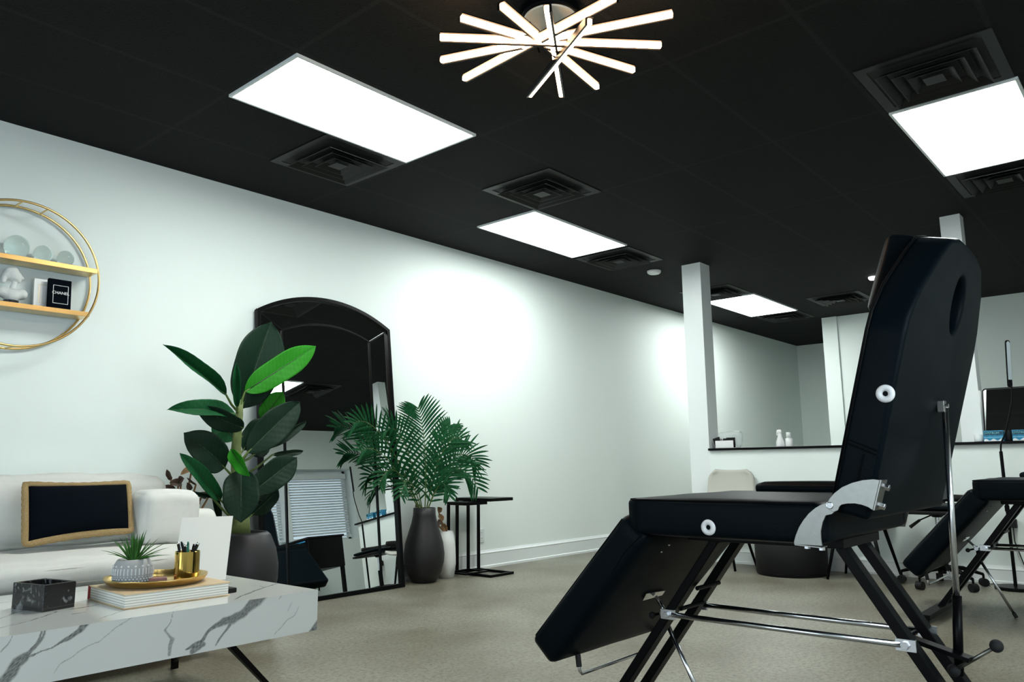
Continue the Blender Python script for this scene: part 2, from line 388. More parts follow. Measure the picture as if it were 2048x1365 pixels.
# half-height wall with its black cap, and the two posts
obj('wall_half', boxm((6.6, .62, 0), (6.8, 3.34, .985)), 'wall', **S)
obj('trim_1', boxm((6.57, .58, .985), (6.86, 3.34, 1.005)), 'black_metal', bevel=.003, **S)
obj('pillar', boxm((6.6, 3.34, 0), (6.79, 3.535, CE)), 'trim', **S)
obj('pillar', boxm((6.66, 1.16, 1.005), (6.79, 1.30, CE)), 'trim', **S)
def baseboard(name, p, q, n, h=.125):
    """profiled skirting from p to q, n points into the room"""
    p, q, n = Vector(p), Vector(q), Vector(n); prof = ((0, 0), (.022, 0), (.022, .018), (.014, .024), (.014, h-.03), (.017, h-.024), (.009, h-.012), (.004, h), (0, h))
    bm = BM(); A = [bm.verts.new(p+n*a+Vector((0, 0, z))) for a, z in prof]; B = [bm.verts.new(q+n*a+Vector((0, 0, z))) for a, z in prof]
    for i in range(len(A)): j = (i+1) % len(A); bm.faces.new((A[i], B[i], B[j], A[j]))
    bm.faces.new(A[::-1]); bm.faces.new(B); return obj(name, bm, 'trim', **S)
baseboard('baseboard_left', (LX, WY, 0), (BX, WY, 0), (0, -1, 0), .15)
baseboard('baseboard_half', (6.6, .62, 0), (6.6, 3.34, 0), (-1, 0, 0))
baseboard('baseboard_right', (LX, RY, 0), (MX, RY, 0), (0, 1, 0))

# ---- ceiling light panels
def light_panel(x0, x1, y0, y1, label):
    t = thing('ceiling_light_panel', ((x0+x1)/2, (y0+y1)/2, CE), label, 'ceiling light', 'flat rectangular light panels in the black ceiling')
    obj('diffuser', boxm((x0+.008, y0+.008, CE-.008), (x1-.008, y1-.008, CE-.001)), 'panel', t)
    bm = BM()
    for lo, hi in (((x0-.006, y0-.006), (x1+.006, y0+.008)), ((x0-.006, y1-.008), (x1+.006, y1+.006)), ((x0-.006, y0+.008), (x0+.008, y1-.008)), ((x1-.008, y0+.008), (x1+.006, y1-.008))):
        box(bm, (*lo, CE-.014), (*hi, CE-.0005))
    obj('frame', bm, 'trim', t)
light_panel(1.878, 3.067, 2.925, 3.52, 'large flat glowing ceiling panel above the mirror, left of the spoke light')
light_panel(4.347, 5.602, 3.523, 4.111, 'flat glowing ceiling panel between two vents near the left wall')
light_panel(4.41, 5.66, .455, 1.047, 'flat glowing ceiling panel at the right edge, beside a square vent')
light_panel(8.27, 9.55, 3.54, 4.15, 'smallest and farthest flat glowing ceiling panel, beyond the white post')
# ---- vents
def vent(x0, y0, label, s=.595):
    t = thing('ceiling_vent', (x0+s/2, y0+s/2, CE), label, 'vent', 'square black louvred ceiling vents')
    def ring(bm, a, b, za, zb):
        c = (x0+s/2, y0+s/2)
        P = [[Vector((c[0]+sx*h, c[1]+sy*h, z)) for sx, sy in ((-1, -1), (1, -1), (1, 1), (-1, 1))] for h, z in ((a, za), (b, zb))]
        A = [bm.verts.new(p) for p in P[0]]; B = [bm.verts.new(p) for p in P[1]]
        for i in range(4): bm.faces.new((A[i], A[(i+1) % 4], B[(i+1) % 4], B[i]))
    bm = BM(); h = s/2
    box(bm, (x0, y0, CE-.006), (x0+s, y0+.05, CE-.0005)); box(bm, (x0, y0+s-.05, CE-.006), (x0+s, y0+s, CE-.0005))
    box(bm, (x0, y0+.05, CE-.006), (x0+.05, y0+s-.05, CE-.0005)); box(bm, (x0+s-.05, y0+.05, CE-.006), (x0+s, y0+s-.05, CE-.0005))
    obj('frame', bm, 'vent', t)
    for k, a in enumerate((.215, .155, .095)):
        bm = BM(); ring(bm, a, a-.035, CE-.034, CE-.006); ring(bm, a+.006, a, CE-.036, CE-.034)
        obj('louvre', bm, 'vent', t, solid=.002, recalc=False)
    obj('louvre', boxm((x0+h-.045, y0+h-.045, CE-.032), (x0+h+.045, y0+h+.045, CE-.028)), 'vent', t)
    obj('throat', boxm((x0+.05, y0+.05, CE-.003), (x0+s-.05, y0+s-.05, CE-.0006)), 'dark_hole', t)
vent(2.49, 3.545, 'square black vent touching the long side of the largest ceiling panel')
vent(3.76, 2.925, 'square black vent between the two left ceiling panels')
vent(5.67, 3.54, 'square black vent at the far end of the second ceiling panel')
vent(3.80, .46, 'large square black vent at the upper right corner, against the right light panel')
vent(5.68, .455, 'dark square vent just below the right light panel')
vent(7.63, 3.54, 'square black vent beside the white post, before the farthest panel')
vent(9.58, 3.54, 'square black vent beyond the farthest ceiling panel')
vent(8.95, 2.62, 'grey-edged square vent left of the treatment chair head')
def puck(c, label, m, r=.065, name='smoke_detector', cat='smoke detector'):
    o = obj(name, lathe(BM(), ((0, -.03), (r*.75, -.03), (r*.95, -.018), (r, 0), (0, 0)), c, 28), m, smooth=True, bevel=.002, label=label, cat=cat)
puck((6.6, 3.84, CE), 'small round white disc on the black ceiling left of the post', 'white_plastic', .07)
puck((8.40, 2.30, CE), 'small bright round lamp in the ceiling beside the treatment chair head', 'emergency', .05, 'downlight', 'ceiling light')

# ---- spoke light
def spoke_light():
    c = Vector((2.393, 1.84, CE))
    t = thing('spoke_ceiling_light', c, 'starburst ceiling light of crossing warm glowing rods on a round black base', 'ceiling light')
    obj('canopy', lathe(BM(), ((0, 0), (.125, 0), (.125, -.035), (.118, -.04), (0, -.04)), c, 40), 'black_metal', t, bevel=.003)
    obj('canopy_plate', lathe(BM(), ((0, -.0405), (.112, -.0405), (.108, -.046), (0, -.046)), c, 40), mat('cream_enamel', (.75, .66, .52), .4), t, label='pale lit disc under the base')
    rods = [((1003, 8), (1195, 172), 2.56, 2.61), ((922, 33), (1268, 138), 2.575, 2.585), ((880, 72), (1322, 88), 2.565, 2.565), ((1345, 25), (882, 118), 2.555, 2.60),
            ((1230, -8), (928, 155), 2.52, 2.63), ((1180, 40), (1060, 188), 2.49, 2.66), ((1093, 13), (1122, 188), 2.52, 2.66)]
    for i, (a, b, za, zb) in enumerate(rods):
        p, q = at(*a, z=za), at(*b, z=zb)
        dd = (q-p).normalized(); A, B, D = frame_of(dd, (0, 0, 1))
        # opal strip below and beside a dark aluminium back
        bm = BM(); bar(bm, p-B*.006, q-B*.006, .018, .022)
        r = obj('light_rod', bm, 'rod_light', t, bevel=.003, label='glowing rod')
        s = 1 if A.dot(O-(p+q)/2) > 0 else -1
        if i in (5, 6): s = -s
        bm = BM(); off = A*(.0145 if i in (0, 5, 6, 4) else -.0)*(-1) + B*.003
        bar(bm, p+A*.0138*(-s)-B*.006, q+A*.0138*(-s)-B*.006, .009, .029); bar(bm, p+B*.0095, q+B*.0095, .026, .005)
        obj('rod_housing', bm, 'black_metal', r)
    for dx, dy in ((.07, .04), (-.05, .07), (-.07, -.04), (.05, -.07), (0, 0), (.09, -.01)):
        obj('hanger', cyl(BM(), c+Vector((dx, dy, -.046)), c+Vector((dx*.55, dy*.55, -.19)), .0035, 8), 'black_metal', t)
spoke_light()

# ================================================================== TALL MIRROR
def tall_mirror():
    th = math.radians(6.3); y0 = 4.475; q0 = Vector((3.4, y0, 0)); up = Vector((0, math.sin(th), math.cos(th))); n = Vector((0, -math.cos(th), math.sin(th)))
    P = lambda x, y, dpt=0: atp(x, y, q0, n)+n*dpt
    t = thing('arched_floor_mirror', (3.4, 4.47, 0), 'tall black framed arched mirror leaning on the left wall', 'mirror')
    def loc(px, py): v = P(px, py)-q0; return v.x, v.dot(up)
    xl = sum(loc(*p)[0] for p in ((505, 640), (526, 1080)))/2; xr = sum(loc(*p)[0] for p in ((778, 680), (803, 1120)))/2
    zs = (loc(505, 620)[1]+loc(778, 660)[1])/2; zt = loc(612, 592)[1]
    W = (xr-xl)/2; cx = (xl+xr)/2
    def outline(d, nn=28):
        w = W-d; sag = zt-zs; R = (W*W+sag*sag)/(2*sag); zc = zt-R; Rd = R-d
        a = math.asin(min(1, w/Rd)); pts = [(cx+Rd*math.sin(-a+2*a*i/nn), zc+Rd*math.cos(-a+2*a*i/nn)) for i in range(nn+1)]
        return [(cx-w, d)]+pts+[(cx+w, d)]
    V = lambda x, z, dp: q0+Vector((x, 0, 0))+up*z+n*dp
    def band(d0, d1, f, b):
        bm = BM(); a, c = outline(d0), outline(d1); k = len(a); rows = [[bm.verts.new(V(x, z, dp)) for x, z in o_] for o_, dp in ((a, b), (a, f), (c, f), (c, b))]
        for r in range(4):
            A, B = rows[r], rows[(r+1) % 4]
            for i in range(k): bm.faces.new((A[i], A[(i+1) % k], B[(i+1) % k], B[i]))
        return bm
    bm = BM(); f = [bm.verts.new(V(x, z, 0)) for x, z in outline(.02)]; bm.faces.new(f)
    g = bmesh.ops.extrude_face_region(bm, geom=bm.faces[:]); bmesh.ops.translate(bm, vec=-n*.006, verts=[v for v in g['geom'] if isinstance(v, bmesh.types.BMVert)])
    obj('mirror_glass', bm, 'mirror', t)
    obj('frame', band(0, .028, .022, -.012), 'black_metal', t, bevel=.002)
    oi = outline(.2); bm = BM(); oi[0] = (oi[0][0], .028); oi[-1] = (oi[-1][0], .028)
    for (xa, za), (xb, zb) in zip(oi, oi[1:]): bar(bm, V(xa, za, .005), V(xb, zb, .005), .012, .008, n)
    obj('inner_frame', bm, 'black_metal', t)
    o1, o2 = outline(.0), outline(.2)
    for i in (1, len(o1)-2): bm = BM(); bar(bm, V(*o1[i], .006), V(*o2[i], .006), .012, .008, n); obj('miter_bar', bm, 'black_metal', t)
    obj('back_board', band(.01, .3, -.008, -.014), 'black_matte', t)
tall_mirror()

# ================================================================== TREATMENT CHAIR
CO = Vector((2.45, .95, 0))
def treatment_chair():
    t = thing('treatment_chair', CO, 'large black leather treatment chair with upright back in the foreground', 'treatment chair', 'black treatment chairs with chrome braces')
    X0, X1 = 2.07, 2.80
    obj('seat_cushion', soft((X0, .735, .655), (X1, 1.335, .765), .018, .006, 16, .002), 'leather', t, smooth=True)
    obj('piping', tube(BM(), [(X0+.005, .76, .760), (X0+.005, 1.315, .760), (X0+.02, 1.330, .760), (X1-.02, 1.330, .760), (X1-.005, 1.315, .760), (X1-.005, .76, .760)], .0035, 8), 'leather2', t, smooth=True)
    obj('side_bolster', soft((2.70, .76, .755), (2.80, 1.20, .80), .02, .004, 10), 'leather', t, smooth=True)
    obj('seat_seam', tube(BM(), [(X0-.001, 1.30, .66), (X0-.0015, 1.30, .76)], .0018, 6), 'leather2', t)
    # backrest -------------------------------------------------------
    u = Vector((0, -.27, 1)).normalized(); nb = Vector((0, 1, .27)).normalized()
    F = lambda x, z, d=0: Vector((x, .611-.27*(z-1.15), z))-nb*d
    outl = [(2.07, .745), (2.07, 1.20), (2.078, 1.25), (2.13, 1.325), (2.25, 1.43), (2.33, 1.488), (2.42, 1.508), (2.54, 1.508), (2.65, 1.500), (2.735, 1.478), (2.80, 1.41), (2.845, 1.30), (2.855, 1.24), (2.83, .745)]
    hole = [(2.523+.062*math.cos(a), 1.338+.080*math.sin(a)) for a in [2*math.pi*i/28 for i in range(28)]]
    def pad(bm, outline, hole, d0, d1):
        res = []
        for d in (d0, d1):
            vo = [bm.verts.new(F(x, z, d)) for x, z in outline]; vh = [bm.verts.new(F(x, z, d)) for x, z in hole]
            es = [bm.edges.new((v[i], v[(i+1) % len(v)])) for v in (vo, vh) if v for i in range(len(v))]
            bmesh.ops.triangle_fill(bm, use_beauty=True, use_dissolve=True, edges=es); res.append((vo, vh))
        for a, b in zip(*res):
            for i in range(len(a)): bm.faces.new((a[i], a[(i+1) % len(a)], b[(i+1) % len(b)], b[i]))
        return bm
    br = obj('backrest', pad(BM(), outl, hole, 0, .096), 'leather', t, bevel=.014, seg=4, smooth=True)
    pp = [F(x, z, .002) for x, z in outl]
    obj('piping', tube(BM(), [p+Vector(((p.x < 2.45)*-.0+0, 0, 0)) for p in pp], .0035, 8), 'leather2', br, smooth=True)
    for z in (.915, .905):
        obj('stitching', tube(BM(), [F(2.069, z+.012, .012), F(2.068, z, .085)], .0018, 6), 'leather2', br)
    obj('stitching', tube(BM(), [F(2.068, .90, .055), F(2.068, .80, .052)], .002, 6), 'leather2', br)
    # head cushion strapped to the front
    hc = soft((-.17, -.042, -.118), (.17, .042, .118), .02, .008, 12)
    R = Matrix((Vector((1, 0, 0)), nb, u)).transposed()
    for v in hc.verts:
        v.co.x *= 1-.16*(v.co.z/.118+1)
        v.co = F(2.475, 1.385, -.046)+R@v.co
    hd = obj('head_cushion', hc, 'leather', t, smooth=True)
    # leg rest -------------------------------------------------------
    d = Vector((0, .37, -.407)).normalized(); nl = Vector((0, .74, .673)).normalized(); A = Vector((0, 1.262, .648))
    R = Matrix((Vector((1, 0, 0)), d, nl)).transposed()
    lc = soft((X0, 0, 0), (2.78, .575, .112), .024, .006, 16, .002, 3)
    for v in lc.verts: v.co = A+R@v.co
    lr = obj('leg_rest', lc, 'leather', t, smooth=True)
    L = lambda x, s, h: A+Vector((x, 0, 0))+d*s+nl*h
    obj('stitching', tube(BM(), [L(X0+.003, .185, .103), L(X0-.0045, .18, .06), L(X0+.002, .175, .008)], .002, 6), 'leather2', lr)
    obj('stitching', tube(BM(), [L(X0-.002, .012, .022), L(X0-.003, .09, .030), L(X0-.003, .172, .022)], .002, 6), 'leather2', lr)
    obj('stitching', tube(BM(), [L(X0+.03, .002, .025), L(2.5, 0, .03)], .0025, 6), 'leather2', lr)
    obj('piping', tube(BM(), [L(X0+.007, .025, .104), L(X0+.007, .548, .104), L(X0+.03, .567, .104), L(2.75, .567, .104)], .0035, 8), 'leather2', lr)
    # white vent rings
    for nm, c, par in (('vent_ring', (X0-.002, 1.061, .688), t), ('vent_ring', (X0-.002, .562, 1.034), t)):
        obj(nm, torus(BM(), c, .0145, .0082, 'x', 36, 14), 'white_plastic', par, smooth=True, label='white ring plug with a dark hole')
    # hinge plates (near side)
    def plate(pxs, x, th=.004):
        return prism(BM(), [at((1560+a*.17578), (900+b*.17578), x=x) for a, b in pxs], (th, 0, 0))
    sp = obj('seat_hinge_plate', plate(((158, 1050), (175, 980), (215, 880), (265, 800), (325, 725), (400, 662), (470, 625), (540, 598), (640, 640), (640, 690), (590, 735), (520, 750), (485, 830), (465, 930), (468, 1020), (480, 1098), (160, 1078)), 2.058), 'steel', t, bevel=.0008)
    bp = obj('back_hinge_plate', plate(((532, 620), (560, 560), (610, 500), (700, 428), (820, 375), (940, 345), (1060, 334), (1135, 345), (1100, 500), (1055, 690), (1000, 655), (930, 630), (850, 614), (760, 616), (700, 628), (676, 650), (660, 690), (610, 712), (560, 690), (538, 650)), 2.053), 'steel', t, bevel=.0008)
    obj('rivet', cyl(BM(), at(1659, 1012, x=2.054), at(1659, 1012, x=2.048), .009, 18), 'chrome', bp, bevel=.002)
    e0, e1 = at(1560+1135*.17578, 900+345*.17578, x=2.055), at(1560+1055*.17578, 900+690*.17578, x=2.055)
    bm = BM(); bar(bm, e0+Vector((.025, -.002, 0)), e1+Vector((.025, -.002, 0)), .05, .004, (0, -1, -.3)); obj('flange', bm, 'steel', bp)
    for e in (e0.lerp(e1, .22), e0.lerp(e1, .85)):
        obj('bolt', cyl(BM(), e+Vector((.028, -.004, 0)), e+Vector((.028, -.018, -.004)), .009, 6), 'chrome', bp, bevel=.001)
    bm = BM(); b0, b1 = at(1590, 1090, x=2.06), at(1643, 1096, x=2.06); bar(bm, b0+Vector((.02, 0, 0)), b1+Vector((.02, 0, 0)), .045, .003); obj('flange', bm, 'steel', sp)
    for e in (b0.lerp(b1, .4), b0.lerp(b1, .95)):
        obj('bolt', cyl(BM(), e+Vector((.012, 0, 0)), e+Vector((.012, 0, -.008)), .008, 6), 'chrome', sp)
    # far side plates, mirrored and simpler
    bm = BM(); prism(bm, [(2.812, .60, .75), (2.812, .60, .83), (2.812, .70, .80), (2.812, .80, .68), (2.812, .80, .655), (2.812, .74, .655), (2.812, .72, .72)], (.004, 0, 0)); obj('far_hinge_plate', bm, 'steel', t)
    # frame ----------------------------------------------------------
    obj('seat_frame', boxm((2.27, .76, .628), (2.60, 1.24, .656)), 'black_metal', t, bevel=.003)
    legs = (((1.166, .63), (1.607, .035)), ((.785, .63), (.40, .035)))
    for x in (2.332, 2.512):
        for (ya, za), (yb, zb) in legs:
            bm = BM(); bar(bm, (x, ya, za), (x, yb, zb), .028, .047, (1, 0, 0)); obj('leg', bm, 'black_metal', t, bevel=.003)
    for yb in (1.607, .40):
        f = obj('foot_bar', boxm((1.97, yb-.03, .02), (2.70, yb+.03, .048)), 'black_metal', t, bevel=.003)
        for x in (2.0, 2.67): obj('rubber_foot', cyl(BM(), (x, yb, 0), (x, yb, .02), .02, 16), 'rubber', f)
    for x in (2.311, 2.533):
        bm = BM(); tube(bm, [(x, 1.33, .385), (x, .645, .385)], .0085, 14); s = obj('stretcher_rod', bm, 'chrome', t, smooth=True)
        for y, sg in ((1.345, -1), (.632, 1)):
            bm = BM(); box(bm, (x-.004, y-.026, .369), (x+.004, y+.026, .401)); obj('end_plate', bm, 'chrome', s, bevel=.001)
            obj('bolt', tube(BM(), [(x-.004, y, .385), (x-.016, y, .385)], .011, 6), 'chrome', s, bevel=.001)
    for y, z in ((1.318, .40), (.655, .385)):
        obj('cross_tube', cyl(BM(), (2.346, y, z), (2.50, y, z), .007, 12), 'black_metal', t)
    obj('cross_tube', cyl(BM(), (2.346, 1.255, .47), (2.50, 1.255, .47), .007, 12), 'black_metal', t)
    bm = BM(); bar(bm, (2.43, .655, .382), (2.405, .50, .350), .04, .012); obj('support_tongue', bm, 'black_metal', t, bevel=.002)
    # chrome brace behind the back
    a = F(2.53, 1.05, .10)+Vector((0, -.012, 0)); b = at(1914, 1207, x=2.45)
    s = obj('back_brace', tube(BM(), [a, b], .0085, 14), 'chrome', t, smooth=True)
    obj('brace_bracket', boxm((a.x-.024, a.y-.004, a.z-.018), (a.x+.006, a.y+.016, a.z+.016)), 'steel', s, bevel=.002)
    obj('bolt', cyl(BM(), a+Vector((-.018, 0, 0)), a+Vector((-.018, -.014, 0)), .006, 8), 'chrome', s)
    c = at(1918, 1352, x=2.43); obj('brace_sleeve', tube(BM(), [b+(b-c).normalized()*.02, c], .0125, 14), 'black_metal', t, smooth=True)
    k0, k1 = at(1908, 1342, x=2.42), at(1993, 1293, x=2.40)
    kr = obj('clamp_screw', tube(BM(), [k0, k1], .0055, 12), 'steel', t, smooth=True)
    for k in (k0, k1): obj('knob', sphere(BM(), k, .0165), 'rubber', kr, smooth=True)
    # leg rest strut and its plate
    un = -nl; U = lambda x, y: atp(x, y, (0, 1.262, .648), nl)+un*.009
    pl = obj('strut_plate', prism(BM(), [U(1281, 1197), U(1288, 1183), U(1326, 1177), U(1320, 1186)], un*.003), 'chrome', lr)
    p0, p1 = U(1306, 1187)+un*.008, at(1331, 1226, x=2.39)
    st = obj('leg_rest_strut', tube(BM(), [p0, p1], .0065, 12), 'chrome', t, smooth=True)
    obj('strut_joint', cyl(BM(), p1+Vector((-.02, 0, 0)), p1+Vector((.03, 0, 0)), .013, 16), 'chrome', st, bevel=.002)
    q0, q1 = at(1336, 1252, x=2.41), Vector((2.43, 1.262, .03))
    ks = obj('adjuster_rod', tube(BM(), [q0, q1], .0075, 12), 'chrome', t, smooth=True); obj('rubber_tip', cyl(BM(), q1, q1+(q1-q0).normalized()*.028, .010, 12), 'rubber', ks)
    obj('joint_bar', tube(BM(), [p1, (2.40, 1.40, .33), q0], .008, 10), 'black_metal', t)
    ks = obj('adjuster_screw', tube(BM(), [p1, p1+Vector((-.01, .045, -.012))], .005, 8), 'black_metal', t); obj('knob', sphere(BM(), p1+Vector((-.01, .045, -.012)), .012), 'rubber', ks, smooth=True)
    # towel bar at the foot
    dn = Vector((0, -.12, -.99)); g0 = U(1153, 1312); g1 = g0+dn*.052; g3 = Vector((2.70, g0.y, g0.z)); g2 = g3+dn*.052
    tb = obj('towel_bar', tube(BM(), [g0, g1-dn*.010, g1+Vector((.010, 0, 0)), g2-Vector((.010, 0, 0)), g2-dn*.010, g3], .0056, 12), 'chrome', t, smooth=True)
    for g in (g0, g3): obj('socket', cyl(BM(), g-dn*.012, g+dn*.028, .0095, 14), 'rubber', tb)
    for q in ((1326, 1067), (1334, 1086), (1319, 1100)):
        p = U(*q) if q[1] > 1080 else at(*q, y=1.26); obj('bolt', sphere(BM(), p, .004, seg=10), 'chrome', t)
    return t
tc1 = treatment_chair()
tc2 = copy_tree(tc1); tc2.location = CO+Vector((2.78, -.41, 0))
tc2['label'] = 'second black treatment chair cut by the right edge, farther back, chrome rod hanging below'

# ================================================================== SOFA
def sofa():
    t = thing('sofa', (.9, 4.1, 0), 'long cream linen sofa against the left wall behind the marble table', 'sofa')
    obj('base', soft((-.4, 3.56, .12), (2.0, 4.62, .40), .03, .0, 10, .004), 'linen', t, smooth=True)
    obj('seat_cushion', soft((-.4, 3.50, .385), (1.90, 4.20, .508), .055, .012, 26, .009), 'linen', t, smooth=True)
    obj('seat_seam', tube(BM(), [(-.35, 3.503, .475), (.6, 3.496, .475), (1.82, 3.503, .475)], .003, 6), 'linen', t, smooth=True)
    obj('seat_seam', tube(BM(), [(-.35, 3.503, .415), (.6, 3.496, .415), (1.82, 3.503, .415)], .003, 6), 'linen', t, smooth=True)
    obj('back', soft((-.4, 4.36, .3), (2.0, 4.63, .70), .06, .0, 12, .004), 'linen', t, smooth=True)
    obj('back_cushion', soft((-.35, 4.12, .50), (1.0, 4.42, .832), .07, .02, 18, .012, 4), 'linen', t, smooth=True)
    obj('back_cushion', soft((1.0, 4.12, .50), (1.96, 4.42, .835), .06, .02, 18, .012, 9), 'linen', t, smooth=True)
    obj('arm', soft((1.86, 3.84, .12), (2.11, 4.62, .665), .05, .0, 12, .004), 'linen', t, smooth=True)
    obj('arm_cushion', soft((1.70, 3.80, .515), (1.985, 4.01, .765), .05, .008, 18, .010, 2), 'linen', t, smooth=True)
    for x, y in ((-.3, 3.65), (2.0, 3.92), (-.3, 4.55), (2.0, 4.55)): obj('leg', cyl(BM(), (x, y, .0), (x, y, .125), .02, 12), 'black_metal', t)
    # lumbar cushion
    c = at(155, 1030, y=3.90); tl, tr, br_, bl = at(54, 972, y=3.98), at(253, 969, y=3.98), at(258, 1060, y=3.84), at(54, 1087, y=3.84)
    p = thing('throw_pillow', (c.x, 3.9, .52), 'black rectangular cushion edged with tan braid lying on the cream sofa', 'cushion')
    n = (tr-bl).cross(tl-br_).normalized(); n = n if n.y < 0 else -n
    def surf(u, v, s):
        a = tl.lerp(tr, u); b = bl.lerp(br_, u); q = b.lerp(a, v)
        k = (max(0, 1-(2*u-1)**2)**.55)*(max(0, 1-(2*v-1)**2)**.55)
        pin = .035*(1-(2*u-1)**2)*((2*v-1)**3)
        return q+n*s*(.055*k+.004)-(a-b).normalized()*pin*.3 + noise.noise_vector(q*8)*.004*k
    for nm, m_, lo, hi, th in (('cover', 'pillow_black', .0, 1.0, 1.0),):
        bm = BM(); N = 28; g = {}
        for s in (1, -1):
            for i in range(N+1):
                for j in range(N+1):
                    edge = i in (0, N) or j in (0, N)
                    if edge and (i, j, 1) in g: g[i, j, -1] = g[i, j, 1]; continue
                    g[i, j, s] = bm.verts.new(surf(i/N, j/N, 0 if edge else s))
            for i in range(N):
                for j in range(N): bm.faces.new((g[i, j, s], g[i+1, j, s], g[i+1, j+1, s], g[i, j+1, s]))
        obj(nm, bm, m_, p, smooth=True)
    bm = BM(); N = 30
    def rim(a): # 0..4 around
        k = int(a) % 4; f = a-int(a); return ((f, 0), (1, f), (1-f, 1), (0, 1-f))[k]
    rows = []
    for i in range(4*N):
        u, v = rim(i/N); q = surf(u, v, 0); cc = surf(.5, .5, 0); o = Vector(((u-.5), 0, 0)); 
        out = ((tr-tl).normalized()*(1 if u > .97 else -1 if u < .03 else 0)+(tl-bl).normalized()*(1 if v > .97 else -1 if v < .03 else 0))
        out.normalize(); w_ = .022+.0012*math.sin(i*1.9)
        rows.append([bm.verts.new(q+out*.004+n*.009), bm.verts.new(q+out*w_+n*.003), bm.verts.new(q+out*w_-n*.003), bm.verts.new(q-n*.006-out*.004), ])
        rows[-1][0].co = surf(.5+(u-.5)*.985, .5+(v-.5)*.975, 1)+n*.002
    for i in range(4*N):
        A, B = rows[i], rows[(i+1) % (4*N)]
        for j in range(4): bm.faces.new((A[j], A[(j+1) % 4], B[(j+1) % 4], B[j]))
    obj('braid_border', bm, 'jute', p, smooth=True, label='tan woven braid border')
sofa()

# ================================================================== MARBLE TABLE
TZ, TB, TX, TYN, TYF = .42, .277, 1.781, 2.51, 3.33
def seg_dist(px, pz, a, b):
    d = b-a; L = (d*d).sum(); tt = np.clip(((px-a[0])*d[0]+(pz-a[1])*d[1])/max(L, 1e-12), 0, 1)
    return np.hypot(px-(a[0]+tt*d[0]), pz-(a[1]+tt*d[1])), tt
def veined(name, parent, origin, U, V, nu, nv, veins, seed):
    """grid face whose vertex colours carry the stone's veins; veins = [[(u,v,width)...], darkness]"""
    U, V = Vector(U), Vector(V); bm = BM()
    P = np.array([[(i/nu*U.length, j/nv*V.length) for j in range(nv+1)] for i in range(nu+1)])
    uu, vv = P[..., 0], P[..., 1]
    W1 = np.zeros_like(uu); W2 = np.zeros_like(uu); FN = np.zeros_like(uu); CL = np.zeros_like(uu)
    for i in range(nu+1):
        for j in range(nv+1):
            a, b = uu[i, j], vv[i, j]
            W1[i, j] = noise.noise((a*28+seed, b*28, 1)); W2[i, j] = noise.noise((a*28+seed, b*28, 7.3)); FN[i, j] = noise.noise((a*90+b*60, (b-a)*260, seed)); CL[i, j] = noise.noise((a*4, b*4, seed))
    qu, qv = uu+W1*.006, vv+W2*.006
    dark = np.zeros_like(uu)
    for pts, k in veins:
        best = np.zeros_like(uu)
        for (a0, a1, wa), (b0, b1, wb) in zip(pts, pts[1:]):
            d, tt = seg_dist(qu, qv, np.array((a0, a1)), np.array((b0, b1))); wd = wa+(wb-wa)*tt
            x = np.clip(1.25-d/(wd*.5), 0, 1); best = np.maximum(best, np.minimum(1, x*2.2))
        dark = np.maximum(dark, best*k*(1 if max(p[2] for p in pts) < .008 else 1)*(.78+.35*FN))
    base = np.array((.70, .74, .72)); vein = np.array((.04, .048, .05))
    grid = [[bm.verts.new(Vector(origin)+U*(i/nu)+V*(j/nv)) for j in range(nv+1)] for i in range(nu+1)]
    for i in range(nu):
        for j in range(nv): bm.faces.new((grid[i][j], grid[i+1][j], grid[i+1][j+1], grid[i][j+1]))
    bm.verts.index_update(); cols = {}
    for i in range(nu+1):
        for j in range(nv+1):
            k = min(1, max(0, dark[i, j])); c = base*(1+.03*CL[i, j])*(1-k)+vein*k; cols[grid[i][j].index] = (*c, 1)
    return bm, cols
def px_veins(lst, plane, conv):
    out = []
    for pts, k in lst: out.append(([(*conv(at(x, y, **plane)), wd*.0019) for x, y, wd in pts], k))
    return out
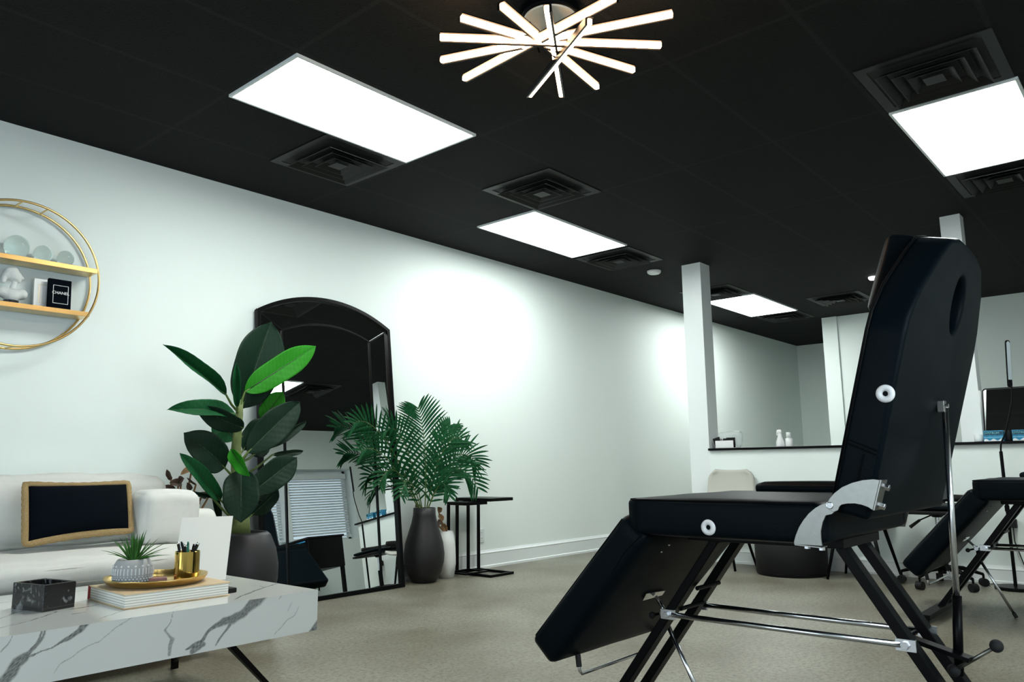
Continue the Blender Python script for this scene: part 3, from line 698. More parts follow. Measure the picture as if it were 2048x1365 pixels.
def table():
    t = thing('coffee_table', (.9, 2.92, 0), 'low coffee table with thick white marble slab and splayed black legs', 'coffee table')
    X0 = -.25
    front = [([(-20, 1392, 15), (6, 1365, 15), (23, 1345, 15), (33, 1328, 14), (50, 1316, 12), (60, 1306, 6)], .95), ([(60, 1306, 6), (72, 1290, 4), (85, 1256, 3), (90, 1245, 3)], .9),
        ([(50, 1316, 6), (66, 1300, 6), (80, 1283, 5), (93, 1257, 2.5), (95, 1248, 2)], .9), ([(50, 1316, 4), (69, 1311, 3)], .8),
        ([(69, 1311, 1.6), (104, 1297, 2), (125, 1287, 4), (144, 1274, 7), (159, 1262, 9), (168, 1248, 11), (176, 1238, 14)], .95),
        ([(0, 1305, 1.4), (15, 1287, 1.6), (31, 1262, 1)], .7), ([(109, 1347, 1), (121, 1330, 1.6), (146, 1312, 1.4), (173, 1293, 1.6), (200, 1282, 1.4), (232, 1255, 1.6), (275, 1230, 1)], .55),
        ([(346, 1218, 1), (341, 1245, 1.4), (332, 1260, 3), (339, 1274, 4), (345, 1280, 7), (342, 1295, 7), (339, 1310, 5)], .7),
        ([(370, 1301, 2), (389, 1291, 7), (403, 1282, 6), (418, 1264, 5), (433, 1251, 8), (449, 1243, 14), (468, 1239, 16), (483, 1230, 16), (500, 1214, 18), (514, 1199, 24), (522, 1190, 26)], .92),
        ([(384, 1303, 8), (398, 1293, 14), (406, 1288, 9)], .9), ([(431, 1292, 2.5), (447, 1268, 4), (464, 1245, 6), (470, 1240, 8)], .85),
        ([(548, 1270, 1), (568, 1249, 1.8), (589, 1230, 1.4), (598, 1212, .8)], .5), ([(622, 1264, 10), (633, 1254, 16), (640, 1243, 14), (648, 1226, 8), (652, 1215, 6)], .95),
        ([(636, 1258, 10), (646, 1240, 8)], .8), ([(556, 1200, 1), (562, 1195, 4)], .35), ([(575, 1222, 3), (584, 1205, 3)], .2)]
    bm, cols = veined('f', t, (X0, TYN, TB), (TX-X0, 0, 0), (0, 0, TZ-TB), 760, 56, px_veins(front, {'y': TYN}, lambda p: (p.x-X0, p.z-TB)), 3)
    top = [([(466, 1201, 1), (480, 1194, 4), (493, 1189, 6), (508, 1183, 6), (529, 1176, 4), (554, 1168, 3)], .8), ([(529, 1176, 2), (518, 1172, 1.5), (493, 1172, 1)], .6), ([(449, 1160, 3), (460, 1157, 2)], .7),
        ([(0, 1257, 3), (50, 1245, 2.5), (88, 1234, 3.5), (113, 1224, 3)], .8), ([(0, 1239, 3), (31, 1226, 4), (48, 1222, 4)], .8), ([(142, 1219, 6), (179, 1214, 5), (198, 1210, 2)], .85), ([(146, 1229, 4), (169, 1225, 3)], .8),
        ([(17, 1218, 4), (50, 1218, 6), (60, 1220, 3)], .8), ([(0, 1207, 5), (25, 1204, 2)], .5), ([(142, 1207, 5), (166, 1204, 4)], .7), ([(146, 1184, 4), (180, 1181, 2)], .6), ([(200, 1238, 3), (240, 1224, 4), (260, 1218, 4)], .5), ([(340, 1217, 2), (362, 1211, 2)], .5), ([(20, 1250, 2), (60, 1238, 2)], .3)]
    bm2, cols2 = veined('t', t, (X0, TYN, TZ), (TX-X0, 0, 0), (0, TYF-TYN, 0), 420, 170, px_veins(top, {'z': TZ}, lambda p: (p.x-X0, p.y-TYN)), 11)
    # join the two veined faces with the plain remaining sides into one slab
    n1 = len(bm.verts); me2 = bpy.data.meshes.new('tmp'); bm2.to_mesh(me2); bm2.free(); bm.from_mesh(me2); bpy.data.meshes.remove(me2)
    a = [bm.verts.new(p) for p in ((TX, TYN, TB), (TX, TYF, TB), (TX, TYF, TZ), (TX, TYN, TZ), (X0, TYN, TB), (X0, TYF, TB), (X0, TYF, TZ), (X0, TYN, TZ))]
    for f in ((0, 1, 2, 3), (4, 7, 6, 5), (1, 5, 6, 2), (0, 4, 5, 1)): bm.faces.new([a[i] for i in f])
    bm.verts.ensure_lookup_table()
    o = obj('slab', bm, 'marble', t, recalc=False)
    ca = o.data.color_attributes.new('veins', 'FLOAT_COLOR', 'POINT'); n2 = len(cols2)
    arr = np.ones((len(o.data.vertices), 4), dtype=np.float32); arr[:, :3] = (.70, .74, .72)
    for i, c in cols.items(): arr[i] = c
    for i, c in cols2.items(): arr[n1+i] = c
    ca.data.foreach_set('color', arr.ravel())
    for (xa, ya), (xb, yb) in (((1.46, 2.56), (1.73, 2.62)), ((1.48, 2.80), (1.74, 3.50)), ((.06, 2.56), (-.20, 2.62)), ((.04, 2.80), (-.22, 3.50))):
        bm = BM(); ps = [Vector((xa, ya, TB-.002)), Vector((xb, yb, .012 if yb < 3 else .035))]; A, B, D = frame_of(ps[1]-ps[0], (0, 1, 0) if yb < 3 else (0, 0, 1)); rows = []
        for p, w_, h_ in ((ps[0], .018, .036), (ps[1], .014, .022)):
            rows.append([bm.verts.new(p+A*s*w_/2+B*q*h_/2) for s, q in ((-1, -1), (1, -1), (1, 1), (-1, 1))])
        for j in range(4): bm.faces.new((rows[0][j], rows[0][(j+1) % 4], rows[1][(j+1) % 4], rows[1][j]))
        bm.faces.new(rows[0][::-1]); bm.faces.new(rows[1]); obj('leg', bm, 'black_metal', t, bevel=.002)
        obj('foot', boxm((xb-.012, yb-.012, 0), (xb+.012, yb+.012, .012 if yb < 3 else .045)), 'black_metal', t)
table()

# ---- on the table
def table_items():
    R5 = Matrix.Rotation(math.radians(-2), 3, 'Z')
    bx0, bx1, by0, by1 = 1.150, 1.515, 2.66, 2.975; c = Vector(((bx0+bx1)/2, (by0+by1)/2, TZ))
    b = thing('book', c, 'thick cream hardback lying flat under the gold tray', 'book')
    def bx(lo, hi, nm, m_, **k): return obj(nm, box(BM(), lo, hi, rot=R5, piv=c), m_, b, **k)
    bx((bx0, by0, TZ+.0005), (bx1, by1, TZ+.004), 'cover', 'book_cover', bevel=.001)
    bx((bx0, by0, TZ+.044), (bx1, by1, TZ+.0475), 'cover', 'book_cover', bevel=.001)
    bx((bx0+.004, by0+.004, TZ+.004), (bx1-.006, by1-.004, TZ+.044), 'page_block', 'pages')
    bx((bx0-.002, by1-.006, TZ+.001), (bx1, by1+.002, TZ+.047), 'spine', 'red', label='dark red spine edge')
    top = TZ+.0475
    tr = thing('tray', (1.33, 2.845, top), 'round gold tray on the cream book holding plant and pens', 'tray')
    prof = ((0, .0025), (.146, .0025), (.158, .012), (.168, .026), (.172, .027), (.170, .022), (.160, .008), (.146, .0008), (0, .0008))
    bm = lathe(BM(), [(r, z) for r, z in prof], (1.33, 2.845, top), 56)
    for v in bm.verts:
        a = math.atan2(v.co.y-2.845, v.co.x-1.33); v.co.z += .0012*abs(math.sin(a*7))*((v.co-Vector((1.33, 2.845, top))).length/.17)
    obj('dish', bm, 'tray', tr, smooth=True)
    tz = top+.0032
    # succulent
    pc = Vector((1.262, 2.885, tz)); p = thing('potted_succulent', pc, 'spiky green succulent in a patterned grey cement pot on the gold tray', 'plant')
    prof = [(0, 0), (.050, 0), (.060, .008), (.066, .028), (.067, .045), (.061, .068), (.053, .083), (.049, .085), (.047, .080), (0, .078)]
    obj('pot', lathe(BM(), prof, pc, 48), 'grey_pot', p, smooth=True)
    bm = BM()
    for i in range(34):
        a = 2*math.pi*i/34; r = lambda h, q: pc+Vector((q*math.cos(a), q*math.sin(a), h))
        tube(bm, [r(.034, .0665), r(.056, .0655)], .0022, 6)
        for da, h in ((-.09, .020), (0, .028), (.09, .020), (0, .012)):
            aa = a+da*.9; sphere(bm, pc+Vector((.0645*math.cos(aa), .0645*math.sin(aa), h)), .0028, seg=6)
        if i % 2 == 0: sphere(bm, pc+Vector((.0635*math.cos(a), .0635*math.sin(a), .063)), .0042, seg=6)
    obj('relief', bm, 'ceramic_white', p, label='pale raised diamond and stripe pattern')
    obj('soil', lathe(BM(), ((0, .079), (.047, .079), (.047, .074), (0, .074)), pc, 24), 'soil', p)
    rnd = random.Random(5)
    for i in range(40):
        a = rnd.uniform(0, 2*math.pi); el = rnd.uniform(.25, 1.5) if i > 8 else rnd.uniform(1.1, 1.55); Ln = rnd.uniform(.088, .128)
        d0 = Vector((math.cos(a)*math.cos(el), math.sin(a)*math.cos(el), math.sin(el))); s = pc+Vector((math.cos(a)*.012, math.sin(a)*.012, .078)); side = Vector((-math.sin(a), math.cos(a), 0))
        bm = BM(); prev = None; K = 6
        for k in range(K+1):
            f = k/K; w_ = .0062*(1-f)**.7+.0004; c_ = s+d0*Ln*f-Vector((0, 0, .018*f*f)); nrm = side.cross(d0).normalized()
            row = [bm.verts.new(c_-side*w_), bm.verts.new(c_-nrm*w_*.5), bm.verts.new(c_+side*w_), bm.verts.new(c_+nrm*w_*.25)]
            if prev:
                for j in range(4): bm.faces.new((prev[j], prev[(j+1) % 4], row[(j+1) % 4], row[j]))
            prev = row
        obj('leaf', bm, 'succulent', p, smooth=True)
    # pen cup
    cc = Vector((1.412, 2.79, tz)); cu = thing('pen_cup', cc, 'shiny gold cylinder cup full of pens on the gold tray', 'pen cup')
    obj('cup', lathe(BM(), ((0, 0), (.041, 0), (.0425, .002), (.0425, .104), (.0405, .104), (.0405, .003), (0, .003)), cc, 40), 'gold', cu, smooth=False, bevel=.0006)
    pens = ((-.020, .012, -.35, .10, 'black_matte', 'slim black pen leaning left in the gold cup'), (-.028, -.004, -.25, .02, 'black_matte', 'black pen with clip, leftmost in the gold cup'), (-.006, -.004, -.12, .0, 'black_matte', 'black pen with a silver tip in the gold cup'),
            (.006, -.012, -.02, -.05, 'green_pen', 'green capped pen in the middle of the gold cup'), (.016, .006, .1, .05, 'black_matte', 'short black pen right of the green one in the gold cup'), (.026, -.004, .42, -.02, 'black_matte', 'black marker with silver end leaning right in the gold cup'),
            (-.014, .020, -.2, .2, 'chrome', 'thin silver pen at the back of the gold cup'))
    rv = rgt.copy(); rv.z = 0; rv.normalize(); fv = Vector((-rv.y, rv.x, 0))
    for i, (a, b_, la, lb, m_, lab) in enumerate(pens):
        top_ = cc+rv*a+fv*b_+Vector((0, 0, .104)); dr = (rv*la+fv*lb+Vector((0, 0, 1))).normalized(); s = top_-dr*.07; s = s if (s-cc).xy.length < .034 else cc+rv*a*.6+fv*b_*.6+Vector((0, 0, .035))
        dr = (top_-s).normalized(); hi = .034 if i in (0, 1, 5, 3) else .024; r = .0065 if i == 5 else .0045
        pn = thing('pen', s, lab, 'pen', 'pens in the gold cup'); obj('barrel', tube(BM(), [s, top_+dr*(hi-.01)], r, 12), m_, pn, smooth=True)
        obj('cap', tube(BM(), [top_+dr*(hi-.01), top_+dr*hi], [r*.95, r*.6], 12), 'chrome' if i in (1, 2, 5) else m_, pn, smooth=True)
        if i in (0, 1, 5): obj('clip', tube(BM(), [top_+dr*(hi-.004)+rv*.006, top_+dr*(hi-.026)+rv*.0065], .0012, 6), 'chrome', pn)
    obj('matchbox', box(BM(), (1.300, 2.815, tz+.0005), (1.360, 2.855, tz+.016), rot=Matrix.Rotation(-.45, 3, 'Z')), mat('pinkish_card', (.36, .17, .15), .6, var=.3, scale=60), bevel=.001, label='small pinkish box lying between pot and pen cup', cat='box')
    # menu card
    a, b_, c_, d_ = at(364, 1036, y=3.16), at(466, 1033, y=3.09), at(451, 1162, y=3.06), at(352, 1162, y=3.13)
    a, b_ = at(364, 1036, y=3.20), at(466, 1033, y=3.13); c_ = at(451, 1160, z=TZ+.001); d_ = at(356, 1170, z=TZ+.001); w_ = a-b_; w_.z = 0; a = b_+w_; d_ = c_+w_
    nn = (b_-c_).cross(d_-c_).normalized()
    bm = prism(BM(), [a, b_, c_, d_], nn*.003); m1 = obj('menu_card', bm, 'card', label='plain white card standing upright behind the pen cup', cat='card')
    # black marble box
    R = Matrix.Rotation(math.radians(14), 3, 'Z'); p0 = Vector((.962, 2.832, TZ)); W_, D_, H_ = .108, .165, .084
    t = thing('marble_box', p0, 'open black marble box with white streaks on the marble table', 'box')
    bm = BM(); th = .011
    for lo, hi in (((0, 0, 0), (W_, D_, th)), ((0, 0, th), (W_, th, H_)), ((0, D_-th, th), (W_, D_, H_)), ((0, th, th), (th, D_-th, H_)), ((W_-th, th, th), (W_, D_-th, H_))):
        box(bm, p0+Vector(lo), p0+Vector(hi))
    bmesh.ops.rotate(bm, cent=p0, matrix=R, verts=bm.verts)
    obj('box_body', bm, 'black_marble', t, bevel=.0012)
    obj('remote_control', box(BM(), (1.53, 2.70, TZ+.0005), (1.562, 2.83, TZ+.017)), 'black_matte', bevel=.003, label='small black oblong thing poking out behind the cream book', cat='remote control')
table_items()

# ================================================================== WALL SHELF
def wall_shelf():
    cx, cz, R = 1.315, 1.905, .392; yb, yf = 4.70, 4.575
    t = thing('round_wall_shelf', (cx, 4.70, cz-R), 'round brass wall shelf with two ledges hung on the left wall', 'shelf')
    obj('front_ring', torus(BM(), (cx, yf, cz), R, .0065, 'y', 72, 10), 'brass', t, smooth=True)
    obj('back_ring', torus(BM(), (cx, yb, cz), R, .0065, 'y', 72, 10), 'brass', t, smooth=True)
    for a in (1.62, 4.71, 1.3): obj('tie_bar', cyl(BM(), (cx+R*math.cos(a), yf, cz+R*math.sin(a)), (cx+R*math.cos(a), yb, cz+R*math.sin(a)), .005, 10), 'brass', t)
    zs = []
    for z in (1.995, 1.742):
        h = math.sqrt(R*R-(z-cz)**2)-.002; zs.append(z)
        bm = BM(); box(bm, (cx-h, yf-.004, z-.026), (cx+h, yb, z)); obj('ledge', bm, 'brass', t, bevel=.001)
    zt, zl = zs
    for px, py, r_, lab in ((35, 478, .062, 'largest clear glass ball on the top ledge of the brass shelf'), (87, 494, .047, 'middle one of three clear glass balls on the brass shelf'), (132, 503, .044, 'clear glass ball nearest the ring on the brass shelf')):
        p = at(px, py, y=4.635); bm = sphere(BM(), (p.x, 4.635, zt+r_), r_, seg=36); inner = sphere(BM(), (p.x, 4.635, zt+r_), r_-.0025, seg=36)
        me = bpy.data.meshes.new('i'); inner.to_mesh(me); inner.free()
        o = obj('glass_ball', bm, 'glass', smooth=True, label=lab, cat='glass ball', group='glass balls on the brass shelf')
    # bust
    bxp = at(22, 600, y=4.635); bx_ = bxp.x; t = thing('bust', (bx_, 4.635, zl), 'white plaster classical bust on a dark base on the brass shelf', 'sculpture')
    obj('plinth', lathe(BM(), ((0, .0), (.036, 0), (.036, .018), (.03, .02), (0, .02)), (bx_, 4.635, zl), 24), 'black_marble', t)
    B = Vector((bx_, 4.635, zl))
    obj('plinth_neck', lathe(BM(), ((0, .0205), (.03, .0205), (.026, .032), (0, .032)), B, 24), 'plaster', t, smooth=True)
    # shoulders, neck, head as one smooth body
    mb = bpy.data.metaballs.new('mb'); mb.resolution = .006; mb.threshold = .35; mo = bpy.data.objects.new('mb', mb); COL.objects.link(mo)
    for x, y, z, r in ((0, 0, .046, .048), (-.045, 0, .060, .034), (.045, -.005, .058, .034), (.0, 0, .040, .03), (.004, 0, .096, .018), (.008, -.002, .112, .016), (.006, -.002, .150, .036), (-.006, 0, .162, .036), (.018, -.006, .140, .022), (.040, -.008, .146, .012), (.026, -.006, .128, .013), (.024, -.006, .158, .016),
                       (-.03, 0, .152, .024), (-.04, 0, .135, .018), (-.042, .0, .118, .013), (.0, .0, .180, .026), (-.02, 0, .176, .026), (.055, -.01, .052, .014)):
        e = mb.elements.new(); e.co = (x, y, z); e.radius = r*1.25
    bpy.context.view_layer.update(); me = bpy.data.meshes.new_from_object(mo.evaluated_get(bpy.context.evaluated_depsgraph_get())); bm = BM(); bm.from_mesh(me); bpy.data.objects.remove(mo); bpy.data.meshes.remove(me)
    for v in bm.verts: v.co = v.co+noise.noise_vector(v.co*90)*.0012+B
    obj('figure', bm, 'plaster', t, smooth=True)
    # books
    def upright(px0, px1, pyb, h, m_, th, y0, lean, name, label):
        a, b = at(px0, pyb, y=y0), at(px1, pyb, y=y0); g = thing(name, ((a.x+b.x)/2, y0, zl), label, 'book')
        w_ = b.x-a.x; Rx = Matrix.Rotation(-lean, 3, 'X'); pv = Vector((a.x, y0, zl))
        def pt(lo, hi, nm, mm, **k): return obj(nm, box(BM(), Vector(lo)+pv, Vector(hi)+pv, rot=Rx, piv=pv+Vector((0, th, 0))), mm, g, **k)
        pt((0, 0, 0), (w_, .003, h), 'cover', m_, bevel=.0008); pt((0, th-.003, 0), (w_, th, h), 'cover', m_, bevel=.0008); pt((0, .003, 0), (.003, th-.003, h), 'spine', m_)
        pt((.003, .003, .003), (w_-.004, th-.003, h-.003), 'page_block', 'paper'); return g, pv, w_, Rx, th
    ob = upright(66, 112, 616, .165, 'ceramic_white', .020, 4.645, .10, 'book', 'white book with thin gold border, leaning behind the black one on the brass shelf')
    g, pv, w_, Rx, th = upright(95, 141, 622, .168, 'pillow_black', .024, 4.600, .10, 'book', 'black book with white framed title on the lower ledge of the brass shelf')
    W = lambda x, z, dy=0: pv+Vector((0, th, 0))+Rx@Vector((x, -th-.001+dy, z))
    def fr(g, Wf, x0, x1, z0_, z1_, mm, r):
        bm = BM(); P = [Wf(x0, z0_), Wf(x1, z0_), Wf(x1, z1_), Wf(x0, z1_)]
        for i in range(4): bar(bm, P[i], P[(i+1) % 4], r, r)
        obj('border_line', bm, mm, g)
    fr(g, W, w_*.20, w_*.86, .030, .132, 'ceramic_white', .0022)
    obj('title_lettering', text_bm('CHANEL', .0225, W(w_*.53, .090), (1, 0, 0), Rx@Vector((0, 0, 1))), 'ceramic_white', g)
    g2, pv2, w2, Rx2, th2 = ob; W2 = lambda x, z, dy=0: pv2+Vector((0, th2, 0))+Rx2@Vector((x, -th2-.001+dy, z)); fr(g2, W2, w2*.22, w2*.9, .030, .132, 'brass', .0012)
wall_shelf()

# ================================================================== PLANTS
def leaf(parent, stem, base, tip, width, m_, fold=.25, droop=0, face=None, twist=0, mid=.5, name='leaf', wav=.004, petm='petiole'):
    """broad leaf: stalk from stem to base, blade base->tip with a raised midrib"""
    stem, base, tip = Vector(stem), Vector(base), Vector(tip); ax = tip-base; Ln = ax.length; d = ax.normalized()
    view = face if face is not None else (O-base.lerp(tip, .5)); side = d.cross(Vector(view)).normalized()
    if twist: side = Matrix.Rotation(twist, 3, d)@side
    nrm = side.cross(d).normalized(); K = 40; J = 7; bm = BM(); G = []; big = width > .05
    ph = random.uniform(0, 6)
    for i in range(K+1):
        f = i/K; wd = width/2*max(.02, (1-abs(2*f**.90-1)**2.5)**.72)*(.97+.035*math.sin(f*9+ph)) if 0 < f < 1 else width*.015
        c = base+ax*f+nrm*(droop*Ln*math.sin(math.pi*f)); row = []
        for j in range(-J, J+1):
            s = j/J; o = abs(s)*wd
            row.append(bm.verts.new(c+side*s*wd*math.cos(fold)+nrm*(o*math.sin(fold)+wav*(1.6 if big else 1)*math.sin(f*11+ph+(s > 0)*1.3)*abs(s)**2+(.0009*math.sin(f*62-abs(s)*9) if big else 0))-nrm*(.0025 if j == 0 else 0)+d*(.10*width*(1-abs(s)**2)*(f-.5))))
        G.append(row)
    for i in range(K):
        for j in range(2*J): bm.faces.new((G[i][j], G[i+1][j], G[i+1][j+1], G[i][j+1]))
    o = obj(name, bm, m_, parent, smooth=True, solid=.0012, recalc=False)
    st = [stem, stem.lerp(base, .5)+Vector((0, 0, -.01)), base, base+ax*.10+nrm*(droop*Ln*math.sin(.314)-.0028)]
    obj('stalk', tube(BM(), st, [.008, .007, .0055, .003], 8), petm, o, smooth=True)
    obj('midrib', tube(BM(), [base+ax*f+nrm*(droop*Ln*math.sin(math.pi*f)-.0022) for f in (.04, .2, .4, .6, .8, .93)], [.0042, .0036, .003, .0024, .0017, .0008], 8), 'vein', o, smooth=True)
    return o
def banana():
    PX, PY = 2.425, 4.13; c = Vector((PX, PY, 0))
    t = thing('potted_banana_plant', c, 'tall broad-leaved green plant in a rounded charcoal pot beside the mirror', 'plant')
    obj('pot', lathe(BM(), ((0, 0), (.115, 0), (.125, .008), (.165, .12), (.187, .25), (.188, .33), (.172, .42), (.140, .495), (.120, .512), (.112, .508), (.112, .47), (0, .47)), c, 56), 'pot', t, smooth=True)
    obj('soil', lathe(BM(), ((0, .48), (.112, .48), (.112, .471), (0, .471)), c, 24), 'soil', t)
    y = PY
    sp = [at(480, 1075, y=y), at(480, 1040, y=y), at(478, 1000, y=y), at(474, 950, y=y), at(472, 900, y=y), at(475, 860, y=y), at(479, 830, y=y), at(481, 800, y=y)]
    obj('stem', tube(BM(), sp, [.060, .052, .042, .034, .028, .025, .020, .014], 16), 'stem', t, smooth=True)
    # px of blade base, blade tip, width px, y offset tip, material, fold, droop, twist
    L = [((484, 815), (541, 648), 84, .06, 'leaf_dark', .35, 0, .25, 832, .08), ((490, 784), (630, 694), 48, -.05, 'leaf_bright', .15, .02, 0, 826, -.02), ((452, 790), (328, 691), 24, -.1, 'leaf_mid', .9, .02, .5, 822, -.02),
         ((474, 815), (473, 727), 15, -.1, 'leaf_mid', 1.0, 0, 0, 826, -.05), ((470, 828), (336, 820), 30, -.16, 'leaf_mid', .5, .06, .5, 850, -.05), ((486, 856), (392, 812), 36, -.1, 'leaf_dark', .3, .08, -.3, 860, -.05),
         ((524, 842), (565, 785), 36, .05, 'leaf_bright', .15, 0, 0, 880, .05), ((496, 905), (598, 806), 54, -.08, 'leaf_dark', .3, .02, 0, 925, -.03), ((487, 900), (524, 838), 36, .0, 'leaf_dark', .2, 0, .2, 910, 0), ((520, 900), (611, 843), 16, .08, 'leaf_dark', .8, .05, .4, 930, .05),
         ((448, 935), (370, 868), 56, -.05, 'leaf_dark', .25, .10, .3, 955, -.02), ((440, 1000), (361, 908), 26, -.12, 'leaf_mid', .5, .05, .3, 1030, -.03), ((470, 880), (430, 836), 44, .05, 'leaf_mid', .2, 0, .2, 895, 0),
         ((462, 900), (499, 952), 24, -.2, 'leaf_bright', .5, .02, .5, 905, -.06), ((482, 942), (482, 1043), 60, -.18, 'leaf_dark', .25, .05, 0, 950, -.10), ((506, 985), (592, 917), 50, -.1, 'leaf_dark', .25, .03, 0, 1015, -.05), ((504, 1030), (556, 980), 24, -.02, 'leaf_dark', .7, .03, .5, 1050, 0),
         ((424, 996), (318, 979), 11, -.06, 'leaf_dark', 1.1, .02, .2, 1050, -.05), ((545, 910), (606, 903), 12, .1, 'leaf_dark', .5, .04, .2, 960, .05), ((500, 900), (538, 893), 34, .12, 'leaf_dark', .3, 0, .2, 930, .05), ((440, 1040), (425, 965), 12, .1, 'leaf_dark', .8, 0, 0, 1060, .1), ((512, 1000), (540, 960), 44, .06, 'leaf_dark', .3, 0, .2, 1040, .03), ((452, 905), (415, 905), 40, .08, 'leaf_dark', .2, 0, .3, 930, .05)]
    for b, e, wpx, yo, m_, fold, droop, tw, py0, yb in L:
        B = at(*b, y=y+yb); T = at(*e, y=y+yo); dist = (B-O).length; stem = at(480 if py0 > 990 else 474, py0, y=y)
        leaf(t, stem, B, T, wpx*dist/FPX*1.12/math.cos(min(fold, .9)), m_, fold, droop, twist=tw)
banana()
def palm():
    c = Vector((4.178, 4.535, 0)); v = thing('palm_in_vase', c, 'feathery green palm fronds in a bulbous black vase right of the mirror', 'plant')
    obj('vase', lathe(BM(), ((0, 0), (.080, 0), (.096, .010), (.132, .075), (.152, .15), (.156, .21), (.146, .29), (.122, .37), (.100, .44), (.088, .50), (.086, .555), (.078, .555), (.078, .50), (.078, .45), (0, .45)), c, 56), 'vase', v, smooth=True)
    mouth = c+Vector((0, 0, .54)); rnd = random.Random(3)
    # frond tip px, y offset, mid bulge px, leaflet length m
    fr = [((835, 813), .02, (850, 905), .24, 22), ((706, 848), .16, (770, 880), .17, 20), ((722, 905), .10, (775, 920), .15, 18), ((757, 975), .08, (795, 945), .12, 14), ((902, 850), .05, (880, 905), .14, 18), ((955, 930), -.05, (905, 920), .20, 22), ((960, 985), -.16, (905, 940), .16, 18), ((925, 880), -.14, (885, 905), .17, 18),
          ((770, 862), .12, (810, 890), .17, 18), ((800, 1000), -.25, (820, 965), .10, 12), ((900, 1000), -.22, (880, 970), .10, 12)]
    for tip, yo, mid, ll, nl in fr:
        yo = yo*.35; T = at(*tip, y=4.44+yo); ll *= 1.35; Mi = at(*mid, y=4.47+yo*.5); s0 = mouth+Vector((0, 0, -.08))
        cur = []
        for i in range(25):
            f = i/24; P = s0*(1-f)**2+2*Mi*f*(1-f)*1.0+T*f*f; P = s0*(1-f)**2+(Mi*2-(s0+T)/2)*2*f*(1-f)+T*f*f; cur.append(P)
        F = obj('frond', tube(BM(), cur, [.0048*(1-.8*i/24) for i in range(25)], 8), 'petiole', v, smooth=True)
        bm = BM()
        for i in range(nl*2):
            s = 1 if i % 2 else -1; f = .18+.82*(i//2)/nl; k = min(24, f*24); i0 = int(k); P = cur[i0].lerp(cur[min(24, i0+1)], k-i0); d = (cur[min(24, i0+1)]-cur[max(0, i0-1)]).normalized()
            nv = (O-P).normalized(); side = d.cross(nv).normalized()*s; side = (side+nv*rnd.uniform(-.3, .3)).normalized()
            Ld = ll*(math.sin(math.pi*(.22+.70*(f-.18)/.82))**.7)*rnd.uniform(.88, 1.08); dirn = (side*.80+d*(.62+.45*(f-.18)/.82)).normalized(); wd = .0088*rnd.uniform(.85, 1.15)
            wv = dirn.cross(side.cross(d)).normalized(); prev = None; K = 6
            for q in range(K+1):
                g = q/K; cc = P+dirn*Ld*g-Vector((0, 0, Ld*.16*g*g)); ww = wd*(math.sin(math.pi*min(.98, (g*.9+.08)))**.6)
                row = [bm.verts.new(cc-wv*ww), bm.verts.new(cc+dirn.cross(wv)*ww*.35), bm.verts.new(cc+wv*ww)]
                if prev:
                    for j in range(2): bm.faces.new((prev[j], row[j], row[j+1], prev[j+1]))
                prev = row
        obj('leaflets', bm, 'palm', F, smooth=True, recalc=False)
palm()
def brown_plant(c, name, label, leaves, pot_r, pot_h, m_, h, soil=True, potm='ceramic_white'):
    c = Vector(c); t = thing(name, c, label, 'plant')
    obj('vase', lathe(BM(), ((0, 0), (pot_r*.8, 0), (pot_r, pot_h*.3), (pot_r*.95, pot_h*.7), (pot_r*.7, pot_h), (pot_r*.6, pot_h), (pot_r*.6, pot_h-.03), (0, pot_h-.03)), c, 32), potm, t, smooth=True)
    top = c+Vector((0, 0, pot_h-.02))
    for i, (b, e, wpx, mm) in enumerate(leaves):
        B, T = at(*b, y=c.y), at(*e, y=c.y-.03); dist = (B-O).length
        leaf(t, top, B, T, wpx*dist/FPX*1.1, mm, .4, .08, twist=.3*(-1)**i, wav=.003, petm='tan_leaf')
brown_plant((2.20, 4.50, 0), 'potted_calathea', 'small brown-leaved plant in a white pot behind the sofa arm', [((350, 985), (328, 972), 13, 'brown_leaf'), ((342, 960), (334, 940), 9, 'brown_leaf'), ((362, 968), (340, 966), 15, 'brown_leaf'), ((357, 962), (368, 958), 13, 'brown_leaf'), ((385, 935), (362, 950), 11, 'tan_leaf'), ((392, 970), (374, 956), 4, 'brown_leaf'),
            ((380, 982), (374, 966), 10, 'brown_leaf'), ((392, 1000), (398, 1012), 9, 'brown_leaf'), ((420, 990), (395, 988), 7, 'brown_leaf'), ((385, 993), (392, 1003), 12, 'brown_leaf'), ((405, 990), (412, 998), 7, 'brown_leaf')], .085, .42, 'brown_leaf', .5)
brown_plant((4.45, 4.57, 0), 'dried_leaf_vase', 'slim white vase with dry tan leaves tucked behind the black vase', [((876, 1020), (884, 1018), 12, 'tan_leaf'), ((878, 1030), (886, 1042), 10, 'tan_leaf'), ((886, 1048), (894, 1065), 12, 'tan_leaf'), ((880, 1040), (875, 1052), 9, 'brown_leaf'), ((838, 1010), (830, 1015), 8, 'brown_leaf')], .075, .36, 'tan_leaf', .5)

# ================================================================== NESTED C TABLES
def c_table(x0, x1, y0, y1, h, label, zb=0):
    t = thing('side_table', ((x0+x1)/2, (y0+y1)/2, 0), label, 'side table', 'nested black C-shaped side tables'); s = .02
    obj('table_top', boxm((x0, y0, h-.025), (x1, y1, h)), 'black_metal', t, bevel=.002)
    for x in (x0+s/2, x1-s/2): obj('post', boxm((x-s/2, y1-s, .02), (x+s/2, y1, h-.025)), 'black_metal', t)
    s2 = zb+(s if zb == 0 else .012)
    bm = BM(); box(bm, (x0, y0, zb), (x1, y0+s, s2)); box(bm, (x0, y1-s, zb), (x1, y1, s2)); box(bm, (x0, y0+s, zb), (x0+s, y1-s, s2)); box(bm, (x1-s, y0+s, zb), (x1, y1-s, s2))
    obj('base_frame', bm, 'black_metal', t)
c_table(4.645, 4.92, 4.27, 4.665, .612, 'larger black metal side table with open base frame by the outlet')
